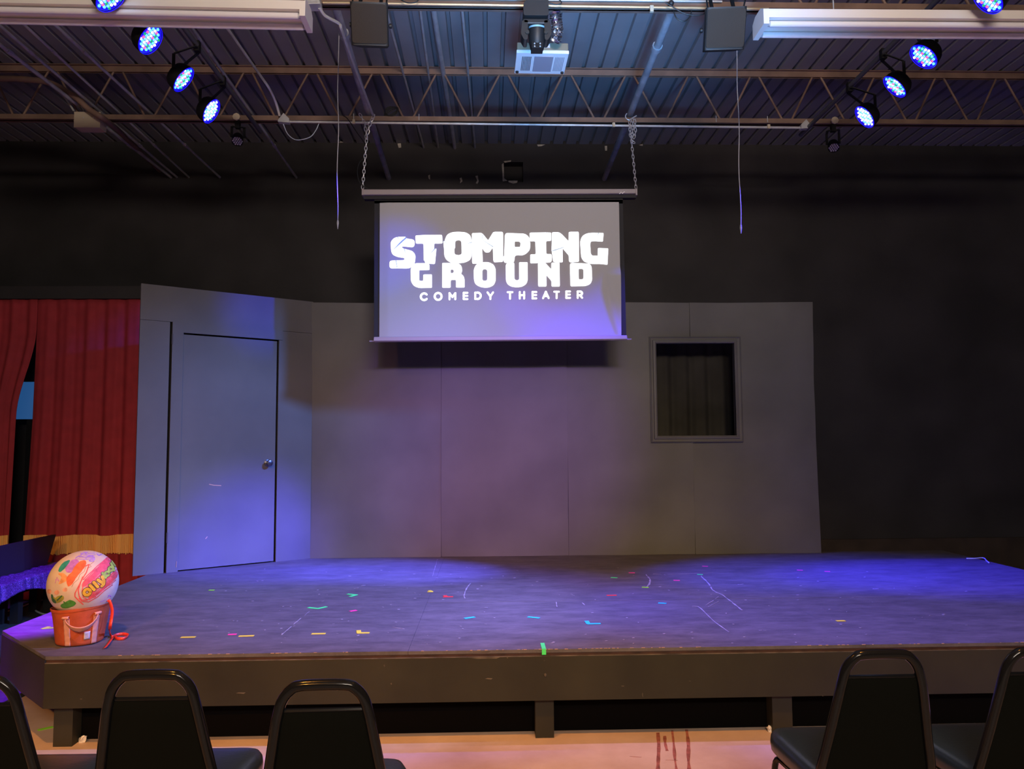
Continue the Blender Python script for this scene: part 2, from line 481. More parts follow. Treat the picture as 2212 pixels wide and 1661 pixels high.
# ribbed steel roof deck, ribs running towards the back wall
mb = MB(); prof = []; x = X0
PITCH_RIB = 0.1524
while x < X1:
    prof += [(x, DECK_Z), (x+0.112, DECK_Z), (x+0.119, DECK_Z+0.038), (x+0.145, DECK_Z+0.038)]
    x += PITCH_RIB
b = 0
for yy in (Y0, WALL_Y+0.1):
    for (px_, pz_) in prof: mb.v.append(Vector((px_, yy, pz_)))
n = len(prof)
for i in range(n-1): mb.face((i, i+1, n+i+1, n+i))
mb.box(X0-0.1, X1+0.1, Y0-0.1, WALL_Y+0.15, DECK_Z+0.05, DECK_Z+0.12)
tag(mb.build('ceiling', M_DECK), 'ribbed grey steel roof deck', 'ceiling', kind='structure')

# ------------------------------------------------------------------ stage platform
SX0, SX1, SY1 = -2.87, 4.44, 7.52
stage = thing('stage_platform', 'low black plywood stage with scuffed top and open front', 'stage', (0.8, 5.8, 0))
CH = 0.575     # clipped front left corner
g = 0.0006
xs, ys = [SX0, -0.43, 2.0, SX1], [FRONT_Y, 5.35, 6.57, SY1]
for i in range(3):
    for j in range(3):
        a0, a1, b0, b1 = xs[i]+g, xs[i+1]-g, ys[j]+g, ys[j+1]-g
        dz = random.uniform(-0.0008, 0.0008)
        if i == 0 and j == 0:
            mb = MB().prism([(SX0+CH, b0), (a1, b0), (a1, b1), (a0, b1), (a0, FRONT_Y+CH)], lambda u, v, d: (u, v, d), STAGE_Z-0.018, STAGE_Z)
        else:
            mb = MB().box(a0, a1, b0, b1, STAGE_Z-0.018, STAGE_Z+dz)
        mb.build('deck_panel', M_STAGE, stage)
# raw nosing below the deck, then the fascia board a little proud of it
nos = MB().box(SX0+CH, SX1, FRONT_Y+0.004, FRONT_Y+0.03, STAGE_Z-0.034, STAGE_Z-0.019).build('nosing', M_NOSING, stage)
mb = MB(); xx = SX0+CH
while xx < SX1:                      # flaked paint along the lip
    L = random.uniform(0.003, 0.020); h = random.uniform(0.0005, 0.0020)
    if random.random() < 0.24+0.45*noise.noise(Vector((xx*1.1, 0, 0))):
        mb.box(xx, xx+L, FRONT_Y-0.0008, FRONT_Y+0.0012+h*0.9, STAGE_Z-h, STAGE_Z+0.0009)
    xx += L+random.uniform(0.0, 0.012)
o = mb.build('flaked_edge', M_CHIP, stage); o['kind'] = 'stuff'
MB().box(SX0+CH, SX1, FRONT_Y-0.006, FRONT_Y+0.02, 0.209, STAGE_Z-0.034).build('fascia', M_FASCIA, stage)
mb = MB(); mb.box(SX0+CH, SX1, FRONT_Y-0.0065, FRONT_Y+0.004, STAGE_Z-0.036, STAGE_Z-0.0325)
mb.prism([(at(1010, 1410, y=FRONT_Y).x, -0.036), (at(1080, 1410, y=FRONT_Y).x, -0.036), (at(1072, 1410, y=FRONT_Y).x, -0.043), (at(1030, 1410, y=FRONT_Y).x, -0.043)], lambda u, v, d: (u, FRONT_Y-0.006-d, STAGE_Z+v), 0.0, 0.0012)
mb.build('fascia_top_ledge', M_LEDGE, stage)
A, B = Vector((SX0+CH, FRONT_Y-0.006, 0)), Vector((SX0, FRONT_Y+CH-0.006, 0))
nrm = Vector((-1, -1, 0)).normalized()*0.012
mb = MB(); mb.prism([(A.x, A.y), (B.x, B.y), (B.x+0.02, B.y+0.02), (A.x+0.01, A.y+0.03)], lambda u, v, d: (u, v, d), 0.209, STAGE_Z-0.019)
mb.build('corner_fascia', M_FASCIA, stage)
mb = MB(); mb.box(SX0+0.004, SX0+0.03, FRONT_Y+CH, SY1, 0.209, STAGE_Z-0.019); mb.build('side_board', M_FASCIA, stage)
mb = MB(); mb.box(SX1-0.03, SX1-0.004, FRONT_Y+0.03, SY1, 0.209, STAGE_Z-0.019); mb.build('side_board', M_FASCIA, stage)
mb = MB(); mb.box(SX0+CH+0.02, SX1-0.05, FRONT_Y+0.145, FRONT_Y+0.155, 0.0, STAGE_Z-0.019); mb.build('under_stage_shade_sheet', M_UNDER, stage)  # dark sheet added behind the posts for the shade under the stage
mb = MB(); mb.box(SX0+0.10, SX1-0.10, SY1-0.06, SY1-0.04, 0.0, STAGE_Z-0.019); mb.build('rear_light_block', M_UNDER, stage)  # unseen sheet added to block light under the stage
for (a, c) in ((-2.266, -2.169), (0.237, 0.335), (1.503, 1.610), (3.45, 3.55)):
    MB().box(a, c, FRONT_Y+0.045, FRONT_Y+0.135, 0.0, STAGE_Z-0.019).build('post', M_FASCIA, stage)
for a in (-2.7, -0.9, 1.0, 2.9):
    MB().box(a, a+0.09, 5.7, 5.79, 0.0, STAGE_Z-0.019).build('post', M_UNDER, stage)
# bolt head and paint knocks on the fascia
p = at(1178, 1458, y=FRONT_Y-0.006)
MB().lathe([(0.0001, 0.007), (0.006, 0.006), (0.009, 0.0), (0.009, -0.003)], 12, Matrix.Translation((p.x, FRONT_Y-0.006, p.z)) @ Matrix.Rotation(pi/2, 4, 'X')).build('bolt_head', M_LEDGE, stage, smooth=True)
mb = MB()
for (a, b_, w, h) in ((1056, 1466, 16, 3), (1345, 1482, 7, 2), (1388, 1501, 2, 10), (1096, 1421, 3, 2), (1490, 1471, 5, 1.5), (520, 1497, 20, 3), (830, 1438, 3, 5), (845, 1477, 3, 4), (1040, 1408, 40, 2), (1777, 1503, 3, 3), (175, 1510, 5, 2), (1176, 1427, 3, 3)):
    p = at(a, b_, y=FRONT_Y-0.006); s_ = 4.14/F_PX
    mb.prism([(p.x-w*s_/2, p.z), (p.x-w*s_*0.2, p.z+h*s_/2), (p.x+w*s_/2, p.z+h*s_*0.3), (p.x+w*s_*0.3, p.z-h*s_/2)], lambda u, v, d: (u, FRONT_Y-0.006-d, v), 0.0, 0.0012)
o = mb.build('paint_knocks', M_LEDGE, stage); o['kind'] = 'stuff'
# long scuffs scratched into the stage top
def strip(mb, pts, w, z0, z1):
    P = [at(x, y, z=STAGE_Z) for x, y in pts]; L = []; R_ = []
    for i, p in enumerate(P):
        d = P[min(i+1, len(P)-1)]-P[max(i-1, 0)]; nn = Vector((-d.y, d.x, 0)).normalized()
        L.append(p+nn*w/2); R_.append(p-nn*w/2)
    loop = [(q.x, q.y) for q in L]+[(q.x, q.y) for q in reversed(R_)]
    mb.prism(loop, lambda u, v, d: (u, v, d), z0, z1)
mb = MB()
for pts, w in (([(1395, 1241), (1403, 1250), (1404, 1258), (1398, 1268)], 0.022), ([(1514, 1244), (1532, 1262), (1540, 1275), (1560, 1285), (1580, 1300), (1603, 1318)], 0.018),
               ([(1560, 1283), (1545, 1294), (1525, 1308)], 0.008), ([(1495, 1310), (1512, 1313), (1540, 1340), (1575, 1366)], 0.012),
               ([(1410, 1240), (1470, 1240), (1540, 1237)], 0.010), ([(1004, 1292), (1003, 1284), (1010, 1268), (1017, 1260)], 0.016),
               ([(640, 1344), (622, 1360), (608, 1372)], 0.010), ([(668, 1321), (640, 1344)], 0.007), ([(945, 1208), (941, 1222), (934, 1245)], 0.006), ([(781, 1266), (789, 1264)], 0.03),
               ([(765, 1271), (775, 1270)], 0.012), ([(1201, 1301), (1203, 1311)], 0.012), ([(1233, 1283), (1240, 1287)], 0.014), ([(1885, 1272), (1898, 1272)], 0.03), ([(1257, 1302), (1263, 1307)], 0.012),
               ([(1594, 1263), (1606, 1262)], 0.014), ([(1530, 1311), (1553, 1299)], 0.006), ([(1640, 1362), (1655, 1362)], 0.01), ([(1047, 1312), (1052, 1313)], 0.03), ([(848, 1355), (874, 1359)], 0.008)):
    P_ = smooth_path([(x, y, 0) for x, y in pts], 5)
    P_ = [(q.x+random.uniform(-0.6, 0.6), q.y+random.uniform(-0.35, 0.35)) for q in P_]
    for i in range(0, len(P_)-1):
        if random.random() < 0.9: strip(mb, [P_[i], P_[i+1]], w*random.uniform(0.25, 0.7), STAGE_Z+0.001, STAGE_Z+0.0016)
for k in range(150):
    a, b_ = random.uniform(420, 2100), random.uniform(1225, 1392); w = random.uniform(1, 5)
    strip(mb, [(a, b_), (a+w, b_+random.uniform(-1, 1))], random.uniform(0.003, 0.016), STAGE_Z+0.001, STAGE_Z+0.0015)
o = mb.build('scuff_marks', M_SCUFF, stage); o['kind'] = 'stuff'

# ------------------------------------------------------------------ back flats with window
flats = thing('stage_wall_flats', 'grey painted stage wall of plywood sheets behind the screen, framed window opening at right', 'wall flat', (0.76, FLAT_Y, STAGE_Z))
FX0, SH, FH = -1.682, 1.2192, 2.445
wx0, wx1 = at(1418, 840, y=FLAT_Y).x, at(1587, 840, y=FLAT_Y).x
wz0, wz1 = at(1500, 941, y=FLAT_Y).z, at(1500, 742, y=FLAT_Y).z
FT = 0.02
def warp(px_, pz_, i):
    """plywood sheets bow a little, most at their edges"""
    t = (px_-(FX0+i*SH))/SH
    return 0.012*sin(pz_*2.1+i*1.7)*(t-0.5)**2*4 + 0.024*noise.noise(Vector((px_*1.5, pz_*2.2, i*3.7)))
for i in range(4):
    a0, a1 = FX0+i*SH+(0.0012 if i == 1 else 0.0004), FX0+(i+1)*SH-(0.0012 if i == 0 else 0.0004)
    if i == 0: a0 -= 0.03
    z0, z1 = STAGE_Z+0.001, STAGE_Z+FH
    xs_ = sorted(set([a0+(a1-a0)*k/24 for k in range(25)]+[q for q in (wx0, wx1) if a0 < q < a1]))
    zs_ = sorted(set([z0+(z1-z0)*k/40 for k in range(41)]+[wz0, wz1]))
    mb = MB(); idx = {}
    for s_, off in ((0, 0.0), (1, FT)):
        for ia, xa in enumerate(xs_):
            for iz, za in enumerate(zs_):
                idx[s_, ia, iz] = len(mb.v); mb.v.append(Vector((xa, FLAT_Y+off+warp(xa, za-STAGE_Z, i), za)))
    solid = {}
    for ia in range(len(xs_)-1):
        for iz in range(len(zs_)-1):
            cx_, cz_ = (xs_[ia]+xs_[ia+1])/2, (zs_[iz]+zs_[iz+1])/2
            solid[ia, iz] = not (wx0 < cx_ < wx1 and wz0 < cz_ < wz1)
    for (ia, iz), ok in solid.items():
        if not ok: continue
        for s_ in (0, 1): mb.face((idx[s_, ia, iz], idx[s_, ia+1, iz], idx[s_, ia+1, iz+1], idx[s_, ia, iz+1]))
        for (da, dz_, e) in ((-1, 0, ((0, 0), (0, 1))), (1, 0, ((1, 0), (1, 1))), (0, -1, ((0, 0), (1, 0))), (0, 1, ((0, 1), (1, 1)))):
            if not solid.get((ia+da, iz+dz_), False):
                (p0, q0), (p1, q1) = e
                mb.face((idx[0, ia+p0, iz+q0], idx[0, ia+p1, iz+q1], idx[1, ia+p1, iz+q1], idx[1, ia+p0, iz+q0]))
    mb.build('panel', M_FLAT, flats, smooth=True, angle=30)
# picture-frame moulding, mitred, with a stepped profile
wf = bpy.data.objects.new('window_frame', None)
def moulding(corner_a, corner_b, inward, name):
    """four mitred mouldings: outer bead, flat, inner bead"""
    prof_ = [(-0.066, 0.0), (-0.066, -0.014), (-0.058, -0.02), (-0.050, -0.014), (-0.034, -0.012), (-0.030, -0.026), (-0.012, -0.030), (0.0, -0.022), (0.0, 0.045)]
    mb = MB(); ca, cb = Vector(corner_a), Vector(corner_b); d = (cb-ca).normalized()
    for end, c in ((0, ca), (1, cb)):
        for (o_, dy) in prof_:
            sh = -o_ if end == 1 else o_
            mb.v.append(Vector((c.x + inward[0]*o_*-1 + d.x*sh, FLAT_Y+dy-0.004, c.y + inward[1]*o_*-1 + d.y*sh)))
    L = len(prof_)
    for k in range(L-1): mb.face((k, k+1, L+k+1, L+k))
    mb.face(tuple(range(L))); mb.face(tuple(range(2*L-1, L-1, -1)))
    mb.build(name, M_FLAT, flats)
def V2(x, z): return (x, z)
moulding((wx0, wz1), (wx1, wz1), (0, 1), 'frame_moulding')
moulding((wx0, wz0), (wx1, wz0), (0, -1), 'frame_moulding')
moulding((wx0, wz0), (wx0, wz1), (-1, 0), 'frame_moulding')
moulding((wx1, wz0), (wx1, wz1), (1, 0), 'frame_moulding')
bpy.data.objects.remove(wf)
# timber bracing on the unseen back keeps the flats standing
for xa in (FX0+0.05, FX0+SH, FX0+2*SH+0.1, FX0+4*SH-0.05):
    if not (wx0-0.05 < xa < wx1+0.05): MB().box(xa-0.02, xa+0.02, FLAT_Y+0.035, FLAT_Y+0.075, STAGE_Z, STAGE_Z+FH-0.02).build('brace', M_FLATEDGE, flats)

# black curtain hanging behind the window opening
def drape(name, material, x0, x1, y, z0, z1, folds, amp, parent=None, nx=160, nz=24, skew=None, phase=0.0):
    def fn(u, v):
        xx = x0+(x1-x0)*u; zz = z1+(z0-z1)*v
        a = amp*(0.35+0.65*v)
        yy = y + a*sin(u*folds*2*pi+phase+0.6*sin(u*folds*1.3)) + 0.4*a*sin(u*folds*4.3*pi+1.0+phase)
        if skew: xx = skew(u, v, xx)
        return (xx, yy, zz)
    return MB().grid(nx, nz, fn).build(name, material, parent, smooth=True, angle=180, solid=0.004)
tag(drape('black_curtain', M_BLACKCURTAIN, wx0-0.6, wx1+0.5, 7.95, 0.005, 2.80, 9, 0.035), 'black pleated curtain seen through the window opening of the flats', 'curtain')

# ------------------------------------------------------------------ angled flat with the door
P0, P1 = Vector((-2.955, 6.548, STAGE_Z)), Vector((-1.70, 7.425, STAGE_Z))
AL = (P1-P0).length
ang = atan2(P1.y-P0.y, P1.x-P0.x)
dflat = thing('door_flat', 'angled grey stage flat with a painted door, left of the back flats', 'wall flat', P0, ang)
DM = Matrix.Translation(P0) @ Matrix.Rotation(ang, 4, 'Z')
def along(px, py):
    """length along and height up the angled flat for a photo pixel"""
    d = _f + (px-IMG_W/2)/F_PX*_R + (IMG_H/2-py)/F_PX*_U
    nn = Vector((-(P1-P0).y, (P1-P0).x, 0)).normalized()
    q = CAM + d*((P0-CAM).dot(nn)/d.dot(nn))
    l = DM.inverted() @ q
    return l.x, l.z
FTOP = 2.455
s0 = along(373, 900)[0]; s1 = along(356, 1150)[0]
gL0, gL1 = along(359.5, 1000)[0], along(364.5, 1000)[0]          # dark gap left of the casing
cas = along(389, 1000)[0]                                    # casing / slab line
slabR = along(594.3, 1000)[0]; gR1 = along(598.8, 1000)[0]
topc = along(372, 695)[1]; slabT = along(480, 728)[1]
def fbox(a0, a1, y0, y1, z0, z1): return MB().box(a0, a1, y0, y1, z0, z1, DM)
fbox(0, AL, 0.0, 0.02, topc, FTOP).build('header_panel', M_FLAT, dflat)
fbox(0, gL0, 0.0, 0.02, 0.001, topc-0.003).build('left_panel', M_FLAT, dflat)
fbox(gR1, AL, 0.0, 0.02, 0.001, topc-0.003).build('right_panel', M_FLAT, dflat)
fbox(gL1, gR1+0.03, -0.012, 0.01, slabT+0.012, topc+0.0).build('head_casing', M_FLAT, dflat)
fbox(gL1, cas, -0.012, 0.01, 0.001, slabT+0.012).build('side_casing', M_FLAT, dflat)
slab = fbox(cas+0.002, slabR, 0.002, 0.035, 0.012, slabT-0.002).build('door', M_FLAT, dflat)
fbox(0.02, AL-0.02, 0.05, 0.06, 0.0, FTOP-0.05).build('dark_backing', M_GAP, dflat)
kx, kz = along(578, 1000)
KM = DM @ Matrix.Translation((kx, 0.002, kz)) @ Matrix.Rotation(pi/2, 4, 'X')
mb = MB().lathe([(0.032, -0.001), (0.032, 0.006), (0.014, 0.012), (0.012, 0.035), (0.024, 0.045), (0.030, 0.060), (0.026, 0.072), (0.012, 0.076), (0.0005, 0.076)], 20, KM)
mb.build('door_knob', M_BRASSKNOB, slab, smooth=True)
for pts_ in ([(452, 1046), (462, 1048), (478, 1049)], [(444, 1164), (448, 1159)], [(380, 1225), (381, 1212)]):
    mb = MB()
    for i in range(len(pts_)-1):
        A_, B_ = along(*pts_[i]), along(*pts_[i+1])
        q0, q1 = DM @ Vector((A_[0], -0.0135 if A_[0] < cas else 0.0012, A_[1])), DM @ Vector((B_[0], -0.0135 if A_[0] < cas else 0.0012, B_[1]))
        mb.bar(q0, q1, 0.0015, 0.007)
    mb.build('scratch', M_CHIP, slab)
for hz in (0.25, 1.95):
    fbox(gL1-0.006, gL1+0.004, -0.018, -0.010, hz, hz+0.09).build('hinge', M_FLATEDGE, dflat)

# ------------------------------------------------------------------ red curtains, header and gold fringe at stage left
CY_ = 7.95
beam = MB().box(-6.3, -3.38, CY_-0.04, CY_+0.05, at(150, 645, y=CY_-0.04).z, at(150, 618, y=CY_-0.04).z).build('curtain_beam', M_WALL)
tag(beam, 'black beam carrying the red curtains, left of the door flat', 'beam')
ctop = at(150, 646, y=CY_).z
fz1, fz0 = at(215, 1155, y=CY_).z, at(215, 1196, y=CY_).z
def curtain(label, x0, x1, skew, phase, folds):
    t = thing('red_curtain', label, 'curtain', ((x0+x1)/2, CY_, 0), group=None)
    drape('cloth', M_CURTAIN, x0, x1, CY_, 0.02, ctop, folds, 0.03, t, nx=150, nz=40, skew=skew, phase=phase)
    # the fringe band: threads hanging over the cloth
    mb = MB(); N = 120
    for k in range(N):
        u = (k+0.5)/N; xx = x0+(x1-x0)*u
        v = (ctop-fz1)/(ctop-0.02)
        if skew: xx = skew(u, v, xx)
        a = 0.03*(0.35+0.65*v)
        yy = CY_ + a*sin(u*folds*2*pi+phase+0.6*sin(u*folds*1.3)) + 0.4*a*sin(u*folds*4.3*pi+1.0+phase) - 0.012
        w = (x1-x0)/N*0.42
        z0 = fz0+random.uniform(-0.006, 0.012); z1 = fz1+0.008*sin(u*folds*3)
        mb.box(xx-w, xx+w, yy-0.008-random.uniform(0, 0.004), yy+0.004, z0, z1)
    o = mb.build('gold_fringe', M_GOLD, t); o['kind'] = 'stuff'
    return t
gapL, gapR = at(52, 1000, y=CY_).x, at(78, 1000, y=CY_).x
topj = at(78, 700, y=CY_).x
def skewL(u, v, xx):     # right edge drawn to the left below, meeting the other at the top
    k = max(0.0, min(1.0, (v-0.10)/0.30)); k = k*k*(3-2*k)
    return xx - (u**3)*(0.17*k + 0.05*max(0, v-0.4))
def skewR(u, v, xx):
    k = max(0.0, min(1.0, (v-0.10)/0.35)); k = k*k*(3-2*k)
    return xx - ((1-u)**2)*(0.01*k + 0.10*max(0, v-0.4))
curtain('red velvet stage curtain at the far left edge, ending left of the narrow gap', -6.3, topj+0.01, skewL, 0.3, 9)
curtain('red velvet stage curtain between the narrow gap and the door flat', topj, -3.36, skewR, 1.2, 6)
p0, p1 = at(38, 825, y=8.45), at(100, 905, y=8.45)
bp = thing('blue_panel', 'small glowing blue panel seen through the gap between red curtains', 'panel', ((p0.x+p1.x)/2, 8.45, 0))
MB().box(p0.x, p1.x, 8.45, 8.47, p1.z, p0.z).build('panel_face', M_BLUEPANEL, bp)
MB().box(p0.x+0.1, p0.x+0.16, 8.47, 8.51, 0.0065, p0.z-0.02).build('panel_stand', M_BLACKMETAL, bp)
MB().box(p0.x, p0.x+0.28, 8.35, 8.62, 0.0065, 0.03).build('stand_foot', M_BLACKMETAL, bp)

# ------------------------------------------------------------------ bench with purple cloth at stage left
BX, BY0, BY1, SZ = -4.34, 5.9, 7.66, 0.43      # runs towards the back, long side to the stage
carpet = MB().box(X0+0.05, SX0-0.03, 4.75, WALL_Y-0.05, 0.0, 0.006).build('dark_carpet', mat('dark_blue_carpet', (0.022, 0.026, 0.035), 0.95, var=0.3, scale=20))
tag(carpet, 'dark carpet on the floor left of the stage, under the bench', 'carpet')
bench = thing('backstage_bench', 'low black bench with a dark navy backboard, left of the stage', 'bench', (BX+0.2, 6.9, 0.006))
MB().box(BX, BX+0.42, BY0, BY1, SZ-0.05, SZ).build('seat', M_LEGWOOD, bench)
MB().box(BX+0.02, BX+0.38, BY0+0.04, BY1-0.04, SZ-0.12, SZ-0.05).build('seat_rail', M_LEGWOOD, bench)
for yy in (6.1, 6.98, 7.48):
    for xx in (BX+0.03, BX+0.16):
        MB().box(xx, xx+0.07, yy-0.035, yy+0.035, 0.006, SZ-0.05).build('leg', M_LEGWOOD, bench)
mb = MB(); mb.prism([(6.50, SZ+0.003), (7.44, SZ+0.003), (7.60, 0.70), (6.58, 0.70)], lambda u, v, d: (BX+0.19-d-(v-SZ)*0.05, u, v), 0.0, 0.04)
mb.build('backboard', M_NAVY, bench, bevel=0.006)
def clothfn(u, v):
    y = BY0+0.02+u*(BY1-BY0-0.04); w = 0.012*sin(u*37)+0.010*sin(u*61+1)
    s_ = v*0.40
    if s_ < 0.22: return Vector((BX+0.215+s_, y, SZ+0.010+abs(w)*0.7))
    dn = s_-0.22
    return Vector((BX+0.440+0.05*dn*(1.5+sin(u*23))+abs(w)*0.8, y+0.4*w, SZ+0.010-dn*(0.75+0.25*sin(u*9+1))))
cl = MB().grid(120, 20, clothfn).build('sequin_cloth', M_PURPLE, None, smooth=True, angle=180, solid=0.003)
tag(cl, 'shiny purple sequined cloth draped over the black bench', 'cloth')
# pale cable on the low floor beside the stage
pts = [at(-30, 1334, z=0.015), at(20, 1320, z=0.015), at(60, 1306, z=0.015), at(100, 1290, z=0.015), at(118, 1287, z=0.015), at(96, 1295, z=0.015), at(80, 1303, z=0.015), at(74, 1312, z=0.015), at(80, 1321, z=0.015), at(100, 1327, z=0.015), at(126, 1322, z=0.015)]
tag(MB().tube(smooth_path(pts, 8), 0.008, 6).build('floor_cable', M_PALECABLE, smooth=True), 'pale cable looped on the dark floor left of the stage', 'cable')
pts = [at(2088, 1206, z=STAGE_Z+0.004), at(2105, 1206, z=STAGE_Z+0.004), at(2124, 1205, z=STAGE_Z+0.004), at(2131, 1211, z=STAGE_Z+0.004), at(2136, 1215, z=STAGE_Z+0.004)]
tag(MB().tube(smooth_path(pts, 5), 0.005, 6).build('stage_cable', M_PALECABLE, smooth=True), 'thin pale cable lying on the right rear edge of the stage', 'cable')

# ------------------------------------------------------------------ steel roof joists
def joist(y, label):
    t = thing('steel_joist', label, 'joist', (0.3, y, JB0))
    for s_ in (-1, 1):
        MB().box(X0+0.02, X1-0.02, y+s_*0.012, y+s_*0.042, JB0, JB0+0.006).box(X0+0.02, X1-0.02, y+s_*0.012, y+s_*0.017, JB0, JB1).build('bottom_chord', M_STEEL, t)
        MB().box(X0+0.02, X1-0.02, y+s_*0.012, y+s_*0.047, JT1-0.006, JT1).box(X0+0.02, X1-0.02, y+s_*0.012, y+s_*0.017, JT0, JT1).build('top_chord', M_STEEL, t)
    pan = 0.592; xb = at(1020, 256, y=J1_Y).x - 12*pan
    for k in range(24):
        xc = xb+k*pan
        if xc-pan/2 < X0+0.1 or xc+pan/2 > X1-0.1: continue
        MB().tube([(xc-0.03, y, JB0+0.02), (xc-pan/2+0.03, y, JT1-0.03)], 0.010, 8).build('web_rod', M_STEEL, t, smooth=True)
        MB().tube([(xc+0.03, y, JB0+0.02), (xc+pan/2-0.03, y, JT1-0.03)], 0.010, 8).build('web_rod', M_STEEL, t, smooth=True)
    return t
joist(J1_Y, 'brown open-web steel roof joist above the screen')
joist(J2_Y, 'brown open-web steel roof joist at the top of the frame, nearer the audience')

# ------------------------------------------------------------------ pipes and conduits under the deck
def pipe_line(name, label, pxa, pxb, z, r, m=M_GALV, y0=None, y1=None, cat='conduit', couple=None, group=None):
    """straight run between the two points seen at pxa and pxb at height z (rel. floor)"""
    a, b_ = at(*pxa, z=z), at(*pxb, z=z)
    d = (b_-a)
    if y0 is not None: a = a + d*((y0-a.y)/d.y)
    if y1 is not None: b_ = b_ + d*((y1-b_.y)/d.y)
    t = thing(name, label, cat, a, group=group)
    MB().tube([a, b_], r, 10).build('pipe', m, t, smooth=True)
    for py in (couple or []):
        c = a + (b_-a)*((py-a.y)/(b_.y-a.y)); dd = (b_-a).normalized()*0.03
        MB().tube([c-dd, c+dd], r*1.35, 10).build('coupling', m, t, smooth=True)
    return t
ZP = CAM_Z+3.06; EW = WALL_Y-0.001
YC = 2.0
left = [((13, 17), (406, 381), 0.011, 'first of the thin ceiling conduits from the left edge'), ((-14, 44), (380, 381), 0.013, 'thin ceiling conduit at the far left, close beside the first one'),
        ((-32, 72), (366, 380), 0.017, 'leftmost thick ceiling conduit'), ((79, 17), (475, 383), 0.013, 'ceiling conduit passing above the third lit lamp from the left'),
        ((390, 25), (645, 390), 0.013, 'ceiling conduit running left of the bent blue one')]
for a, b_, r, lab in left:
    pipe_line('ceiling_conduit', 'grey '+lab, a, b_, ZP, r, M_DULLPIPE if r > 0.012 else M_GALV, y0=3.5, y1=EW, couple=(5.9, 7.8))
mid = [((845, 63), (870, 154), 0.012, 'conduit right of the left hanging speaker'), ((907, 15), (919, 107), 0.011, 'second bright conduit right of the left speaker'),
       ((936, 17), (954, 134), 0.022, 'thick pale conduit in the middle of the ceiling'), ((998, 17), (1008, 124), 0.012, 'bright conduit just left of the projector')]
for a, b_, r, lab in mid:
    pipe_line('ceiling_conduit', lab, a, b_, DECK_Z-0.05, r, M_GALV, y0=3.5, y1=EW, couple=(5.75,))
# the two heavy pipes the screen hangs from
ZH = CAM_Z+3.06
bigL = pipe_line('hanger_pipe', 'thick grey pipe over the left chain of the screen', (745, 80), (797, 247), ZH, 0.030, M_DULLPIPE, y0=3.2, y1=EW, cat='pipe', couple=(5.6,))
bigR = pipe_line('hanger_pipe', 'thick grey pipe over the right chain of the screen', (1440, 50), (1361, 247), ZH, 0.030, M_DULLPIPE, y0=3.2, y1=EW, cat='pipe', couple=(5.75,))
# conduit stepping down from the blue box beside the left fixture and running back
q = [at(690, 17, y=4.95), at(700, 32, y=5.0), at(733, 52, y=5.1)]
z_ = q[-1].z
run = [q[0], q[1], at(712, 40, y=5.03), q[2], at(738, 66, z=z_-0.02), at(760, 128, z=z_-0.02), at(806, 250, z=z_-0.02)]
tag(MB().tube(smooth_path(run, 6), 0.011, 8).build('bent_conduit', M_GALV, smooth=True), 'thin bent conduit dropping from the left light fixture beside the thick pipe', 'conduit')
# blue-lit conduit bending down to the joist, upper left
zb = CAM_Z+3.2
run = [at(440, -60, z=zb), at(470, 28, z=zb), at(502, 77, z=zb), at(560, 160, z=zb), at(582, 192, y=6.7), at(596, 222, y=6.82), at(604, 250, y=6.9)]
tag(MB().tube(smooth_path(run, 6), 0.012, 8).build('bent_conduit', M_GALV, smooth=True), 'bright conduit bending down to the joist at upper left', 'conduit')
# big bent pipe at far left with junction box
run = [at(-80, 172, y=6.70), at(0, 170, y=6.70), at(60, 172, y=6.70), at(110, 180, y=6.70), at(160, 208, y=6.70), at(192, 236, y=6.72), at(226, 258, y=6.76), at(262, 288, y=7.4), at(300, 325, y=8.0), at(345, 368, y=WALL_Y-0.03)]
tag(MB().tube(smooth_path(run, 6), 0.026, 10).build('bent_pipe', M_STEEL, smooth=True), 'thick curved brown pipe at the far left sweeping down to the back wall', 'pipe')
jb = thing('junction_box', 'cream junction box on the left end of the joist', 'box', at(197, 262, y=6.86))
a, b_ = at(169, 266, y=6.86), at(224, 249, y=6.86)
MB().box(a.x, b_.x, 6.80, 6.92, at(197, 281, y=6.86).z, b_.z).build('box', M_CREAM, jb, bevel=0.004)
MB().box(a.x-0.004, b_.x+0.004, 6.795, 6.80, at(197, 281, y=6.86).z-0.003, b_.z+0.003).build('cover_plate', M_CREAM, jb)
for pxx in (180, 201):
    c = at(pxx, 254, y=6.795)
    MB().sphere((c.x, 6.795, c.z), 0.006, 8, 5).build('screw', M_GALV, jb, smooth=True)
for (a, b_) in (((133, 199), (160, 240)), ((170, 216), (182, 240))):
    MB().tube([at(*a, y=6.84), at(*b_, y=6.86)], 0.009, 8).build('stub_conduit', M_GALV, jb, smooth=True)
